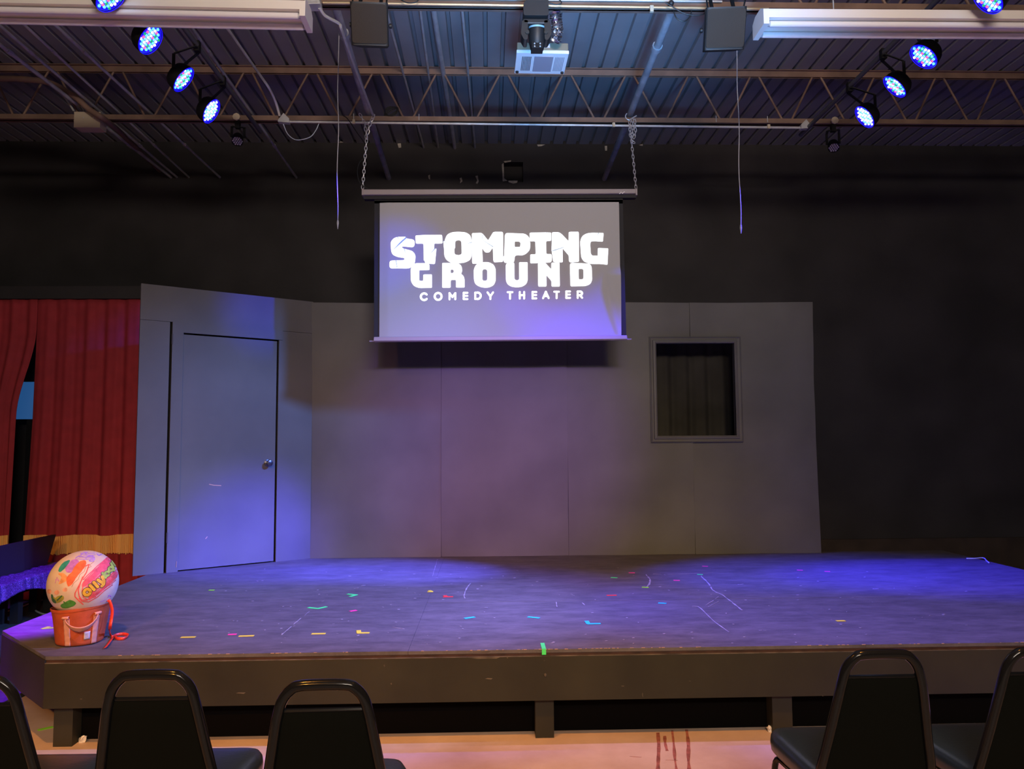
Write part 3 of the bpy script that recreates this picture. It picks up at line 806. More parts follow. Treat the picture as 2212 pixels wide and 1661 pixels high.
# long conduit and raceway under the rear joist
cz = CAM_Z+2.92
rc = thing('joist_conduit', 'long pale conduit hung under the rear joist', 'conduit', (0.2, 6.88, cz))
a, b_ = at(626, 263, y=6.88), at(1728, 276, y=6.88)
MB().tube([a, b_], 0.011, 8).build('pipe', M_GALV, rc, smooth=True)
for pxx in (765, 1325, 1659):
    c = a+(b_-a)*((at(pxx, 268, y=6.88).x-a.x)/(b_.x-a.x))
    MB().box(c.x-0.012, c.x+0.012, 6.855, 6.875, c.z-0.02, c.z+0.02).build('clip', M_CREAM, rc)
for pxx in (764, 905, 1547, 1658):
    q_ = at(pxx, 256, y=6.93)
    MB().tube([(q_.x, 6.93, JB0+0.008), (q_.x, 6.93, JB0+0.075)], 0.004, 6).build('hanger_rod', M_GALV, rc, smooth=True)
for e, s_ in ((a, -1), (b_, 1)):
    mb = MB(); mb.prism([(e.x, e.z-0.02), (e.x+s_*0.10, e.z-0.012), (e.x+s_*0.10, e.z+0.004), (e.x+s_*0.05, e.z+0.07), (e.x, e.z+0.02)], lambda u, v, d: (u, 6.85+d, v), 0.0, 0.05)
    mb.build('end_box', M_GALV, rc)
a, b_ = at(940, 266, y=6.92), at(1548, 274, y=6.92)
tag(MB().tube([a, b_], 0.016, 8).build('black_rod', M_BLACKMETAL, smooth=True), 'black rod tied under the rear joist above the screen', 'rod')
tag(MB().tube(smooth_path([at(612, 268, y=6.9), at(622, 290, y=6.92), at(640, 302, y=6.94), at(668, 297, y=6.94), at(682, 282, y=6.92), at(690, 264, y=6.9)], 6), 0.004, 6).build('loose_wire', M_PALECABLE, smooth=True), 'thin wire looping below the end of the joist conduit', 'cable')
tag(MB().tube(smooth_path([at(742, 250, y=6.84), at(752, 258, y=6.8), at(770, 285, y=6.72), at(792, 318, y=6.6), at(786, 340, y=6.55), at(776, 352, y=6.52), at(772, 372, y=6.5), at(778, 395, y=6.5), at(800, 411, y=6.5)], 6), 0.004, 6).build('screen_cable', M_CABLE, smooth=True), 'thin cable dangling beside the left chain down to the screen case', 'cable')
c = at(846, 241, y=6.95); mb = MB()
for k in range(5):
    mb.tube([(c.x+(0.055+0.004*k)*cos(j*pi/10), 6.93+0.006*k, JB1+0.045+0.045*sin(j*pi/10+0.3*k)) for j in range(20)], 0.005, 6, closed=True)
tag(mb.build('cable_coil', M_CABLE, smooth=True), 'small coil of black cable sitting on the rear joist right of the left chain', 'cable')
c = at(1449, 9, y=4.98)
sn = thing('round_sensor', 'small round black sensor on the front joist, left of the right hanging speaker', 'sensor', c)
MB().sphere((c.x, 4.97, c.z), 0.020, 14, 9).build('dome', M_BLACKPLASTIC, sn, smooth=True)
MB().box(c.x-0.012, c.x+0.012, 4.975, 5.03, c.z-0.004, c.z+0.012).build('bracket', M_BLACKMETAL, sn)
# conduits along the front joist
fr = thing('front_conduit', 'pale conduit along the front joist between the two strip lights', 'conduit', (0.2, 4.98, CAM_Z+2.9))
a, b_ = at(698, 6, y=4.98), at(1660, 20, y=4.98)
MB().tube([a, b_], 0.010, 8).build('pipe', mat('gold_lit_conduit', (0.52, 0.40, 0.24), 0.35, metal=0.6), fr, smooth=True)  # warm gold reflection on the conduit is put into its colour
a2, b2 = at(760, 6, y=5.02), at(1560, 14, y=5.02)
MB().tube([a2+Vector((0, 0, 0.035)), b2+Vector((0, 0, 0.035))], 0.007, 8).build('upper_pipe', M_GALV, fr, smooth=True)
c = at(1408, 18, y=4.96)
MB().box(c.x-0.012, c.x+0.012, 4.955, 4.972, c.z-0.025, c.z+0.02).build('clip', M_CREAM, fr)
bl = thing('junction_box', 'pale blue-lit metal box at the right end of the left strip light', 'box', at(678, 0, y=4.95))
MB().prism([tuple((at(x_, y_, y=4.95).x, at(x_, y_, y=4.95).z)) for x_, y_ in ((655, -16), (690, -16), (695, 17), (664, 18))], lambda u, v, d: (u, 4.90+d, v), 0.0, 0.09).build('box', M_GALV, bl, bevel=0.003)
MB().prism([tuple((at(x_, y_, y=4.95).x, at(x_, y_, y=4.95).z)) for x_, y_ in ((662, -10), (686, -10), (690, 14), (668, 14))], lambda u, v, d: (u, 4.895+d, v), 0.0, 0.006).build('cover_plate', M_GALV, bl)
# cables festooned along the front joist
for pts, lab in (([(1438, 6), (1455, 16), (1480, 30), (1510, 33), (1530, 25)], 'black cable sagging left of the right hanging speaker'),
                 ([(860, -4), (880, 6), (900, 4), (905, -8)], 'black cable loop right of the left hanging speaker'),
                 ([(1180, 4), (1200, 10), (1213, 6), (1205, -4)], 'black cable loop right of the moving head light'),
                 ([(1455, 24), (1462, 40), (1478, 46), (1490, 36), (1494, 22)], 'black cable loop hanging near the right hanging speaker')):
    tag(MB().tube(smooth_path([at(x_, y_, y=4.93) for x_, y_ in pts], 6), 0.004, 6).build('black_cable', M_CABLE, smooth=True), lab, 'cable')

# ------------------------------------------------------------------ strip lights
def strip_light(label, pa, pb, yy):
    """channel with two unlit tubes; pa and pb are its lower front end corners in the photo"""
    a, b_ = at(*pa, y=yy), at(*pb, y=yy)
    t = thing('strip_light', label, 'light fixture', (a+b_)/2)
    d = (b_-a); L = d.length; d.normalize()
    T = Matrix.Translation(a) @ d.to_track_quat('X', 'Z').to_matrix().to_4x4()
    up = (T.to_3x3() @ Vector((0, 0, 1))).z
    MB().prism([(0.0, 0.0), (0.0, 0.055), (0.05, 0.085), (0.15, 0.085), (0.20, 0.055), (0.20, 0.0)], lambda u, v, q: T @ Vector((q, u, v+0.03)), 0.0, L).build('channel', M_WHITEMETAL, t)
    for e in (0.0, L-0.035):
        MB().box(e, e+0.035, 0.0, 0.20, -0.012, 0.03, T).build('socket_bar', M_WHITEMETAL, t)
    for yo in (0.035, 0.165):
        MB().tube([T @ Vector((0.05, yo, 0.005)), T @ Vector((L-0.05, yo, 0.005))], 0.0185, 12).build('tube', M_TUBE, t, smooth=True)
        for e in (0.035, L-0.05):
            MB().tube([T @ Vector((e, yo, 0.005)), T @ Vector((e+0.015, yo, 0.005))], 0.0165, 10).build('tube_cap', M_GALV, t, smooth=True)
    for fr_ in (0.2, 0.8):      # hangers up to the joist
        p = T @ Vector((L*fr_, 0.1, 0.115)); MB().tube([p, (p.x, p.y, DECK_Z-0.001)], 0.004, 6).build('hanger', M_GALV, t, smooth=True)
    return t
strip_light('white two-tube strip light at the top left, unlit', (-190, 12), (659, 30), 4.56)
strip_light('white two-tube strip light at the top right, unlit', (1650, 47), (2480, 52), 4.56)

# ------------------------------------------------------------------ hanging speakers
def hung_speaker(label, x0, x1, y0_, y1_, yy, turn):
    a, b_ = at(x0, y1_, y=yy), at(x1, y0_, y=yy)
    cx_, w, h = (a.x+b_.x)/2, b_.x-a.x, b_.z-a.z
    t = thing('hung_speaker', label, 'speaker', (cx_, yy, a.z), turn); t.rotation_euler = (0.42, 0, turn)
    out = round_poly([(-w/2, 0.0), (w/2, 0.0), (w*0.38, 0.22), (-w*0.38, 0.22)], 0.025)
    MB().prism(out, lambda u, v, d: (u, v, d), 0.0, h).build('cabinet', M_BLACKPLASTIC, t, world=False, smooth=True, angle=30)
    out = round_poly([(-w/2+0.012, 0.012), (w/2-0.012, 0.012), (w/2-0.012, h-0.012), (-w/2+0.012, h-0.012)], 0.02)
    MB().prism(out, lambda u, v, d: (u, -d, v), 0.0, 0.008).build('grille', M_GRILLE, t, world=False)
    for s_ in (-1, 1):
        MB().bar((cx_+s_*w*0.27, yy-0.02, a.z+h*0.85), (cx_+s_*w*0.27, yy+0.06, JB0+0.01), 0.022, 0.012).build('bracket', M_BLACKMETAL, t)
        MB().lathe([(0.012, 0), (0.016, 0.004), (0.016, 0.018), (0.0005, 0.02)], 10, Matrix.Translation((s_*w*0.48, 0.1, h*0.5)) @ Matrix.Rotation(s_*pi/2, 4, 'Y')).build('knob', M_BLACKPLASTIC, t, world=False, smooth=True)
    MB().tube(smooth_path([(-w*0.42, 0.05, h), (-w*0.45, 0.05, h+0.07), (-w*0.2, 0.05, h+0.085), (w*0.3, 0.05, h+0.085), (w*0.46, 0.05, h+0.07), (w*0.44, 0.05, h)], 5), 0.006, 6).build('yoke_bar', M_BLACKMETAL, t, world=False, smooth=True)
    return t
hung_speaker('boxy black speaker hung from the front joist, left of the moving head light', 758, 841, 17, 98, 4.82, 0.05)
hung_speaker('boxy black speaker hung from the front joist, beside the right strip light', 1521, 1606, 27, 107, 4.82, -0.08)

# ------------------------------------------------------------------ projector, moving head and foil duct
PY = 5.25
a, b_ = at(1117, 112, y=PY), at(1228, 110, y=PY)
pw = b_.x-a.x; ptop = at(1170, 92, y=PY).z; pbot = at(1170, 112, y=PY).z
proj = thing('projector', 'white ceiling projector with vented underside, above the screen', 'projector', ((a.x+b_.x)/2, PY, pbot), 0.02)
PD = 0.30
MB().box(-pw/2, pw/2, 0, PD, 0.012, ptop-pbot).build('body', M_PROJSIDE, proj, world=False, bevel=0.006)
under = MB().box(-pw/2-0.004, pw/2+0.004, -0.004, PD+0.004, -0.012, 0.012).build('underside', M_PROJ, proj, world=False, bevel=0.004)
MB().box(-pw*0.15, pw*0.22, PD*0.12, PD*0.86, -0.018, -0.011).build('lamp_cover', M_PROJGREY, proj, world=False, bevel=0.002)
for s_, n_, x_s in ((-1, 7, -pw*0.39), (1, 7, pw*0.26)):
    for k in range(n_):
        MB().box(x_s+k*0.010, x_s+k*0.010+0.005, PD*0.16, PD*0.84, -0.0145, -0.011).build('vent_slot', M_PROJGREY if s_ > 0 else M_BLACKPLASTIC, under, world=False)
for xx in (-pw*0.46, pw*0.46):
    MB().lathe([(0.012, -0.022), (0.012, -0.012)], 10, Matrix.Translation((xx, PD*0.9, 0))).build('foot', M_BLACKPLASTIC, proj, world=False)
MB().lathe([(0.03, 0), (0.036, 0.02), (0.036, 0.05), (0.026, 0.055)], 16, Matrix.Translation((pw*0.2, PD, 0.05)) @ Matrix.Rotation(-pi/2, 4, 'X')).build('lens', M_BLACKPLASTIC, proj, world=False, smooth=True)
MB().tube([(0, PD/2, ptop-pbot), (0, PD/2, DECK_Z-pbot)], 0.018, 10).build('mount_pole', M_BLACKMETAL, proj, world=False, smooth=True)
MB().box(pw*0.02, pw*0.14, -0.0055, 0.001, 0.03, 0.055).build('rating_label', M_TAG, proj, world=False)

HY = 4.78
mh = thing('moving_head_light', 'black moving head stage light hung in front of the projector', 'stage light', at(1158, 60, y=HY))
hb = lambda x_, y_: at(x_, y_, y=HY)
sc = HY/F_PX
c0 = hb(1158, 30)
MB().prism(round_poly([(-0.085, -0.055), (0.075, -0.055), (0.075, 0.055), (0.02, 0.062), (-0.05, 0.058), (-0.085, 0.03)], 0.015), lambda u, v, d: (c0.x+u, HY-0.08+d, c0.z+v), 0.0, 0.17).build('base', M_BLACKPLASTIC, mh, bevel=0.006)
c1 = hb(1158, 62)
MB().box(c1.x-0.088, c1.x+0.082, HY-0.05, HY+0.06, c1.z+0.005, c1.z+0.045).build('yoke_bridge', M_BLACKPLASTIC, mh, bevel=0.01)
for s_ in (-1, 1):
    MB().prism(round_poly([(s_*0.052, 0.03), (s_*0.088, 0.03), (s_*0.098, -0.06), (s_*0.078, -0.10), (s_*0.055, -0.10)], 0.012), lambda u, v, d: (c1.x+u-0.003, HY-0.05+d, c1.z+v), 0.0, 0.10).build('yoke_arm', M_BLACKPLASTIC, mh, smooth=True, angle=30)
    p = hb(1158+s_*20, 79)
    MB().lathe([(0.014, 0), (0.013, 0.01), (0.0005, 0.012)], 12, Matrix.Translation((p.x, HY-0.05, p.z)) @ Matrix.Rotation(pi/2, 4, 'X')).build('pivot_cap', M_GRILLE, mh, smooth=True)
hc = hb(1160, 82)
HM = Matrix.Translation((hc.x, HY, hc.z)) @ Matrix.Rotation(radians(12), 4, 'X')
MB().lathe([(0.030, 0.07), (0.050, 0.065), (0.056, 0.03), (0.054, -0.03), (0.046, -0.06), (0.042, -0.075)], 24, HM).build('head', M_BLACKPLASTIC, mh, smooth=True, angle=30)
MB().lathe([(0.051, 0.052), (0.0535, 0.066), (0.040, 0.072)], 24, HM).build('head_trim_ring', mat('pale_blue_trim', (0.25, 0.42, 0.5), 0.4), mh, smooth=True)
bx = hb(1160, 103)
MB().box(bx.x-0.038, bx.x+0.038, HY-0.04, HY+0.04, bx.z-0.022, bx.z+0.022).build('head_socket', M_BLACKMETAL, mh, bevel=0.003)
for s_ in (-1, 1):
    for dz in (-0.012, 0.006):
        MB().sphere((bx.x+s_*0.018, HY-0.041, bx.z+dz), 0.006, 8, 5).build('screw', M_GALV, mh, smooth=True)
MB().tube([(c0.x, HY, c0.z+0.05), (c0.x, HY+0.12, JB0-0.01), (c0.x, J2_Y-0.05, JB0+0.03)], 0.012, 8).build('clamp', M_BLACKMETAL, mh, smooth=True)
pts = [at(1196, 8, y=5.1), at(1199, 25, y=5.1), at(1202, 45, y=5.12), at(1204, 62, y=5.14), at(1202, 78, y=5.16), at(1196, 90, y=5.18)]
pp = smooth_path(pts, 8)
mb = MB(); mb.tube(pp, [0.036+0.012*noise.noise(Vector((i*0.9, 0, 0)))+0.006*(i % 2) for i in range(len(pp))], 14)
for i, v in enumerate(mb.v): mb.v[i] = v+noise.noise_vector(v*38)*0.008
tag(mb.build('foil_sleeve', M_FOIL, smooth=True, angle=20), 'crumpled silver foil sleeve beside the moving head light', 'foil')

# ------------------------------------------------------------------ projection screen
SY = 6.50
scr = thing('projection_screen', 'pull-down projection screen hung on chains, showing white lettering', 'screen', at(1080, 416, y=SY))
def sp(x_, y_, d=0.0):
    p = at(x_, y_, y=SY); p.y -= d; return p
def quadbox(name, m, corners, y0, y1, bevel=0.0):
    P = [at(x_, y_, y=SY) for x_, y_ in corners]
    return MB().prism([(p.x, p.z) for p in P], lambda u, v, d: (u, SY+d, v), y0, y1).build(name, m, scr, bevel=bevel)
case = quadbox('case', M_CASE, ((784, 411), (1375, 410), (1375, 420), (784, 423)), -0.03, 0.07, 0.006)
for xx in (784, 1373):
    P = at(xx, 416.5, y=SY); MB().box(P.x-0.006, P.x+0.01, SY-0.034, SY+0.074, P.z-0.03, P.z+0.028).build('end_cap', M_CASE, scr, bevel=0.003)
quadbox('case_slot', M_SCREENBLACK, ((786, 423), (1374, 420), (1374, 427), (786, 430)), 0.0, 0.06)
quadbox('leader', M_SCREENBLACK, ((808, 428), (1346, 425), (1347, 438), (808, 438)), 0.020, 0.026)
quadbox('border', M_SCREENBLACK, ((808, 432), (1346, 430), (1354, 728), (807, 731)), 0.020, 0.026)
TL, TR, BR, BL = at(820, 437.5, y=SY), at(1337, 436.5, y=SY), at(1342, 725, y=SY), at(819, 728, y=SY)
def fabric_fn(u, v):
    p = (TL*(1-u)+TR*u)*(1-v)+(BL*(1-u)+BR*u)*v
    # tension pulls the lower right corner: the right edge rolls back along a curve
    k = max(0.0, min(1.0, (v-0.47)/0.09)); k = k*k*(3-2*k)
    u0 = 0.925+0.060*(max(0.0, (v-0.5)/0.5))**1.4
    e = max(0.0, u-u0)*k
    el = max(0.0, 0.035-u)
    p.y = SY - 0.50*e*min(1.0, e/0.02) + 0.30*el + 0.0006*sin(v*5+u*3)
    return p
MB().grid(160, 60, fabric_fn).build('fabric', M_FABRIC, scr, smooth=True, angle=180)
quadbox('bottom_bar', M_CASE, ((808, 728), (1354, 724.5), (1355, 733), (807, 737)), -0.012, 0.075, 0.004)
MB().tube([at(798, 737, y=SY+0.005), at(1364, 733, y=SY+0.005)], 0.006, 8).build('bar_rod', M_CASE, scr, smooth=True)
MB().tube([at(1338, 419, y=SY-0.031), at(1342, 414.5, y=SY-0.031), at(1344, 418.5, y=SY-0.031)], 0.003, 6).tube([at(1350, 414.5, y=SY-0.031), at(1346, 415.5, y=SY-0.031), at(1345, 418.5, y=SY-0.031)], 0.003, 6).build('case_emblem', M_TUBE, scr)

# the projected lettering: outlines traced once, in a 2212-wide frame scaled 8.848 per photo pixel
K = 8.848
def L1(pts): return [(830+x/K, 485+y/K) for x, y in pts]
def L2(pts): return [(1075+x/K, 485+y/K) for x, y in pts]
LET = [
 (L1([(125, 400), (125, 330), (180, 262), (255, 235), (410, 235), (430, 268), (585, 290), (575, 440), (350, 418), (335, 440), (370, 460), (540, 505), (600, 585), (590, 700), (575, 760), (500, 830), (430, 842), (250, 838), (100, 842), (100, 690), (220, 685), (375, 680), (392, 655), (375, 640), (250, 620), (165, 580), (135, 520)]), []),
 (L1([(595, 210), (750, 200), (1105, 197), (1112, 300), (1115, 362), (1010, 365), (955, 362), (955, 480), (998, 452), (970, 757), (860, 750), (785, 740), (770, 690), (755, 685), (750, 365), (603, 365)]), []),
 (L1([(1160, 290), (1200, 190), (1300, 145), (1430, 138), (1560, 150), (1640, 200), (1668, 280), (1672, 600), (1640, 680), (1540, 730), (1430, 740), (1280, 735), (1190, 680), (1148, 600), (1145, 500), (1130, 320), (1160, 312)]), [L1([(1355, 325), (1390, 302), (1450, 302), (1475, 330), (1480, 560), (1450, 580), (1415, 585), (1360, 575), (1340, 545), (1340, 460), (1355, 450)])]),
 (L1([(1675, 165), (1850, 158), (1890, 185), (1985, 305), (2080, 150), (2110, 140), (2260, 140), (2273, 180), (2273, 690), (2260, 715), (2100, 722), (2085, 690), (2075, 440), (2010, 535), (1930, 535), (1870, 450), (1885, 715), (1830, 750), (1690, 750), (1680, 720)]), []),
 (L2([(140, 160), (520, 175), (600, 235), (622, 330), (620, 480), (545, 560), (480, 590), (325, 585), (318, 735), (115, 735), (110, 610), (125, 600)]), [L2([(325, 325), (410, 325), (438, 350), (430, 430), (325, 430)])]),
 (L2([(610, 165), (640, 155), (930, 150), (1022, 155), (1025, 200), (1025, 312), (925, 318), (930, 565), (1022, 565), (1035, 600), (1035, 690), (1010, 725), (750, 738), (628, 744), (622, 710), (625, 575), (650, 570), (728, 570), (720, 320), (615, 322)]), []),
 (L2([(1040, 155), (1060, 148), (1170, 148), (1220, 180), (1355, 320), (1360, 145), (1390, 140), (1545, 140), (1550, 170), (1555, 712), (1385, 725), (1362, 700), (1360, 595), (1240, 455), (1243, 720), (1210, 725), (1060, 715), (1035, 520), (1030, 500)]), []),
 (L2([(1575, 320), (1615, 220), (1700, 170), (1800, 158), (2020, 162), (2022, 190), (2010, 325), (1990, 328), (1880, 320), (1790, 322), (1772, 345), (1768, 400), (1780, 560), (1805, 595), (1890, 595), (1912, 600), (1915, 455), (1935, 450), (2110, 457), (2112, 480), (2098, 768), (2080, 768), (1980, 755), (1770, 755), (1650, 710), (1600, 640), (1590, 560)]), []),
 (L1([(505, 850), (540, 780), (600, 740), (865, 740), (865, 868), (840, 870), (690, 872), (668, 880), (668, 1070), (690, 1078), (745, 1080), (748, 960), (770, 955), (910, 955), (912, 980), (912, 1208), (885, 1210), (670, 1215), (570, 1180), (510, 1090)]), []),
 (L1([(1108, 738), (1135, 735), (1400, 735), (1470, 780), (1488, 850), (1488, 900), (1465, 940), (1520, 990), (1535, 1050), (1535, 1203), (1510, 1205), (1395, 1205), (1372, 1200), (1372, 1065), (1355, 1058), (1268, 1058), (1268, 1205), (1245, 1208), (1130, 1208), (1108, 1205)]), [L1([(1268, 862), (1310, 860), (1330, 880), (1328, 915), (1305, 930), (1268, 930)])]),
 (L1([(1712, 850), (1760, 760), (1850, 720), (2000, 720), (2090, 765), (2130, 850), (2130, 1080), (2090, 1165), (2000, 1205), (1920, 1210), (1820, 1190), (1740, 1140), (1715, 1060)]), [L1([(1875, 880), (1900, 855), (1945, 855), (1970, 880), (1970, 1050), (1950, 1075), (1895, 1075), (1875, 1055)])]),
 (L2([(155, 735), (310, 730), (318, 750), (320, 1040), (345, 1065), (390, 1065), (413, 1045), (410, 725), (435, 722), (568, 722), (570, 745), (573, 1070), (545, 1140), (470, 1190), (370, 1203), (260, 1190), (185, 1140), (158, 1070)]), []),
 (L2([(770, 735), (905, 730), (1025, 858), (1025, 730), (1180, 722), (1187, 1165), (1180, 1187), (1035, 1187), (1028, 1160), (1028, 1080), (930, 968), (932, 1165), (925, 1187), (785, 1187), (775, 1165)]), []),
 (L2([(1380, 730), (1760, 750), (1795, 810), (1805, 1060), (1770, 1140), (1680, 1178), (1400, 1182), (1390, 1160)]), [L2([(1545, 848), (1620, 848), (1640, 870), (1642, 1025), (1620, 1050), (1548, 1050)])]),
]
def scr_fn(off):
    def fn(u, v, d):
        p = at(u, v, y=SY); p.y = SY-off-d; return p
    return fn
for k, (outer, holes) in enumerate(LET):
    MB().prism(round_poly(outer, 3.0 if k in (1, 3, 5, 6, 12) else 7.0, 7), scr_fn(0.001+0.0002*k), 0.0, 0.0002, [round_poly(h, 2.2, 5) for h in holes]).build('letter', M_LOGO, scr)
CR = [L1([(145, 515), (305, 335), (415, 238), (430, 264), (305, 375)]), L1([(248, 240), (264, 240), (300, 320)]), L1([(372, 458), (388, 462), (440, 640)]), L1([(216, 685), (230, 685), (256, 838), (246, 838)]),
      L1([(848, 592), (957, 465), (992, 450), (960, 485)]), L1([(1132, 312), (1148, 315), (1300, 465), (1285, 455)]), L1([(1490, 396), (1670, 338), (1672, 350)]), L1([(1676, 206), (1684, 206), (1850, 312)]),
      L1([(1862, 288), (1875, 290), (2088, 425), (2080, 436)]), L1([(1882, 190), (1892, 190), (1868, 290), (1860, 290)]), L2([(108, 604), (122, 606), (168, 634)]), L2([(330, 490), (360, 436), (374, 436)]),
      L2([(1035, 505), (1105, 478), (1125, 474), (1238, 438), (1300, 424), (1240, 450), (1115, 492), (1035, 516)]), L2([(1918, 162), (1932, 162), (1897, 260)]), L2([(935, 150), (945, 150), (922, 215)])]
mb = MB()
for c in CR: mb.prism(c, scr_fn(0.0048), 0.0, 0.0003)
mb.build('letter_cracks', M_CRACK, scr)
def strokes(mb, lines, w, fn, off):
    """round-ended strokes: lines of (x, y) points"""
    for ln in lines:
        P = [Vector(p) for p in ln]
        for i in range(len(P)-1):
            d = (P[i+1]-P[i]); nn = Vector((-d.y, d.x)).normalized()*w/2
            a0 = atan2(nn.y, nn.x); loop = []
            for j in range(7): t = a0+pi*j/6; loop.append(P[i]+Vector((cos(t), sin(t)))*w/2)
            for j in range(7): t = a0+pi+pi*j/6; loop.append(P[i+1]+Vector((cos(t), sin(t)))*w/2)
            mb.prism([(q.x, q.y) for q in loop], fn(off), 0.0, 0.0008)
def arc(cx_, cy_, r, a0, a1, n=18, ry=None):
    return [(cx_+r*cos(radians(a0+(a1-a0)*i/n)), cy_+(ry or r)*sin(radians(a0+(a1-a0)*i/n))) for i in range(n+1)]
SM = [(L1, [arc(763, 1380, 64, 40, 320)]), (L1, [arc(1030, 1374, 66, 0, 360, 24)]), (L1, [[(1248, 1430), (1248, 1312), (1303, 1385), (1358, 1312), (1358, 1428)]]),
      (L1, [[(1590, 1305), (1520, 1305), (1520, 1425), (1590, 1425)], [(1520, 1363), (1588, 1363)]]), (L1, [[(1775, 1302), (1740, 1302), (1740, 1422), (1780, 1422)]+arc(1782, 1362, 62, 90, -90)]),
      (L1, [[(1974, 1297), (2028, 1372), (2080, 1297)], [(2028, 1372), (2028, 1424)]]),
      (L2, [[(192, 1293), (282, 1293)], [(237, 1293), (237, 1418)]]), (L2, [[(423, 1290), (423, 1415)], [(506, 1290), (506, 1415)], [(423, 1350), (506, 1350)]]),
      (L2, [[(738, 1290), (667, 1290), (667, 1412), (738, 1412)], [(667, 1348), (736, 1348)]]), (L2, [[(868, 1408), (921, 1285), (975, 1406)], [(890, 1368), (953, 1366)]]),
      (L2, [[(1082, 1284), (1170, 1284)], [(1127, 1284), (1127, 1407)]]), (L2, [[(1383, 1280), (1312, 1280), (1312, 1402), (1383, 1402)], [(1312, 1338), (1380, 1338)]]),
      (L2, [[(1530, 1402), (1530, 1280), (1575, 1280)]+arc(1577, 1315, 35, -90, 90, 10)+[(1530, 1350)], [(1572, 1352), (1614, 1400)]])]
for k, (T_, ls) in enumerate(SM):
    mb = MB(); strokes(mb, [[Vector(p) for p in T_(l)] for l in ls], 36/K, scr_fn, 0.001); mb.build('letter', M_LOGO, scr)

# chains: links of round wire, every other turned a quarter
def chain(label, path, hoop, hook_px, extra=()):
    t = thing('hanging_chain', label, 'chain', path[0])
    def run(P):
        L = 0.046; pts = []; acc = 0
        seg = [(P[i], P[i+1]) for i in range(len(P)-1)]
        for a, b_ in seg:
            n_ = max(1, round((b_-a).length/(L*0.74)))
            for k in range(n_): pts.append((a+(b_-a)*((k+0.5)/n_), (b_-a).normalized()))
        for i, (c, d) in enumerate(pts):
            x, y, _ = basis_from(d)
            if abs(y.y) > abs(x.y): x, y = y, x
            s_ = x if i % 2 else (x*0.35+y*0.9).normalized()
            loop = []
            for j in range(12):
                a = 2*pi*j/12; loop.append(c+d*(L/2)*cos(a)*(1.0 if abs(cos(a)) > 0.4 else 1.0)+s_*0.011*sin(a))
            MB().tube(loop, 0.0034, 5, closed=True).build('link', M_CHAIN, t, smooth=True)
    run(path)
    for e in extra: run(e)
    return t
zc = at(790, 262, y=6.55)
A0 = at(783, 408, y=SY+0.02)
Kn = at(792, 300, y=6.54)
chain('zinc chain holding up the left end of the screen, doubled near its top', [Kn, A0], 0, None,
      [[at(777, 246, y=6.56), at(788, 266, y=6.55), Kn], [at(808, 248, y=6.52), at(800, 264, y=6.53), at(796, 280, y=6.53), Kn], [at(787, 264, y=6.5), at(795, 268, y=6.49), at(806, 256, y=6.5)]])
Kr = at(1364, 302, y=6.54)
chain('zinc chain holding up the right end of the screen, bunched near its top', [Kr, at(1374, 408, y=SY+0.02)], 0, None,
      [[at(1360, 262, y=6.56), at(1361, 290, y=6.55), Kr], [at(1366, 256, y=6.54), at(1367, 280, y=6.53), Kr], [at(1371, 258, y=6.52), at(1373, 285, y=6.52), at(1369, 298, y=6.53)], [at(1363, 304, y=6.5), at(1371, 309, y=6.5)]])
hk = [at(1354, 245, y=6.55), at(1351, 251, y=6.55), at(1354, 257, y=6.55), at(1360, 259, y=6.55), at(1366, 255, y=6.55), at(1375, 250, y=6.55)]
tag(MB().tube(smooth_path(hk, 6), 0.005, 6).build('wire_hook', M_CHAIN, smooth=True), 'bent wire hook around the right hanger pipe above the screen chain', 'hook')

# ropes
def rope(label, px_, top, bot, yy):
    t = thing('rope', label, 'cord', at(px_[1], bot, y=yy))
    P = [at(px_[0]+(px_[1]-px_[0])*k/10+1.3*sin(k*1.3+px_[0]), top+(bot-top)*k/10, y=yy) for k in range(11)]
    P[0].z = DECK_Z
    MB().tube(smooth_path(P, 4), 0.0038, 6).build('cord', M_ROPE, t, smooth=True)
    e = P[-1]; MB().lathe([(0.001, 0.03), (0.007, 0.02), (0.009, 0.0), (0.006, -0.02), (0.003, -0.045), (0.001, -0.05)], 8, Matrix.Translation(e)).build('knot', M_ROPE, t, smooth=True)
rope('pale cord hanging left of the screen', (731, 729), 120, 482, 6.2)
rope('pale cord hanging right of the screen, knotted at its end', (1592, 1600), 110, 492, 6.2)

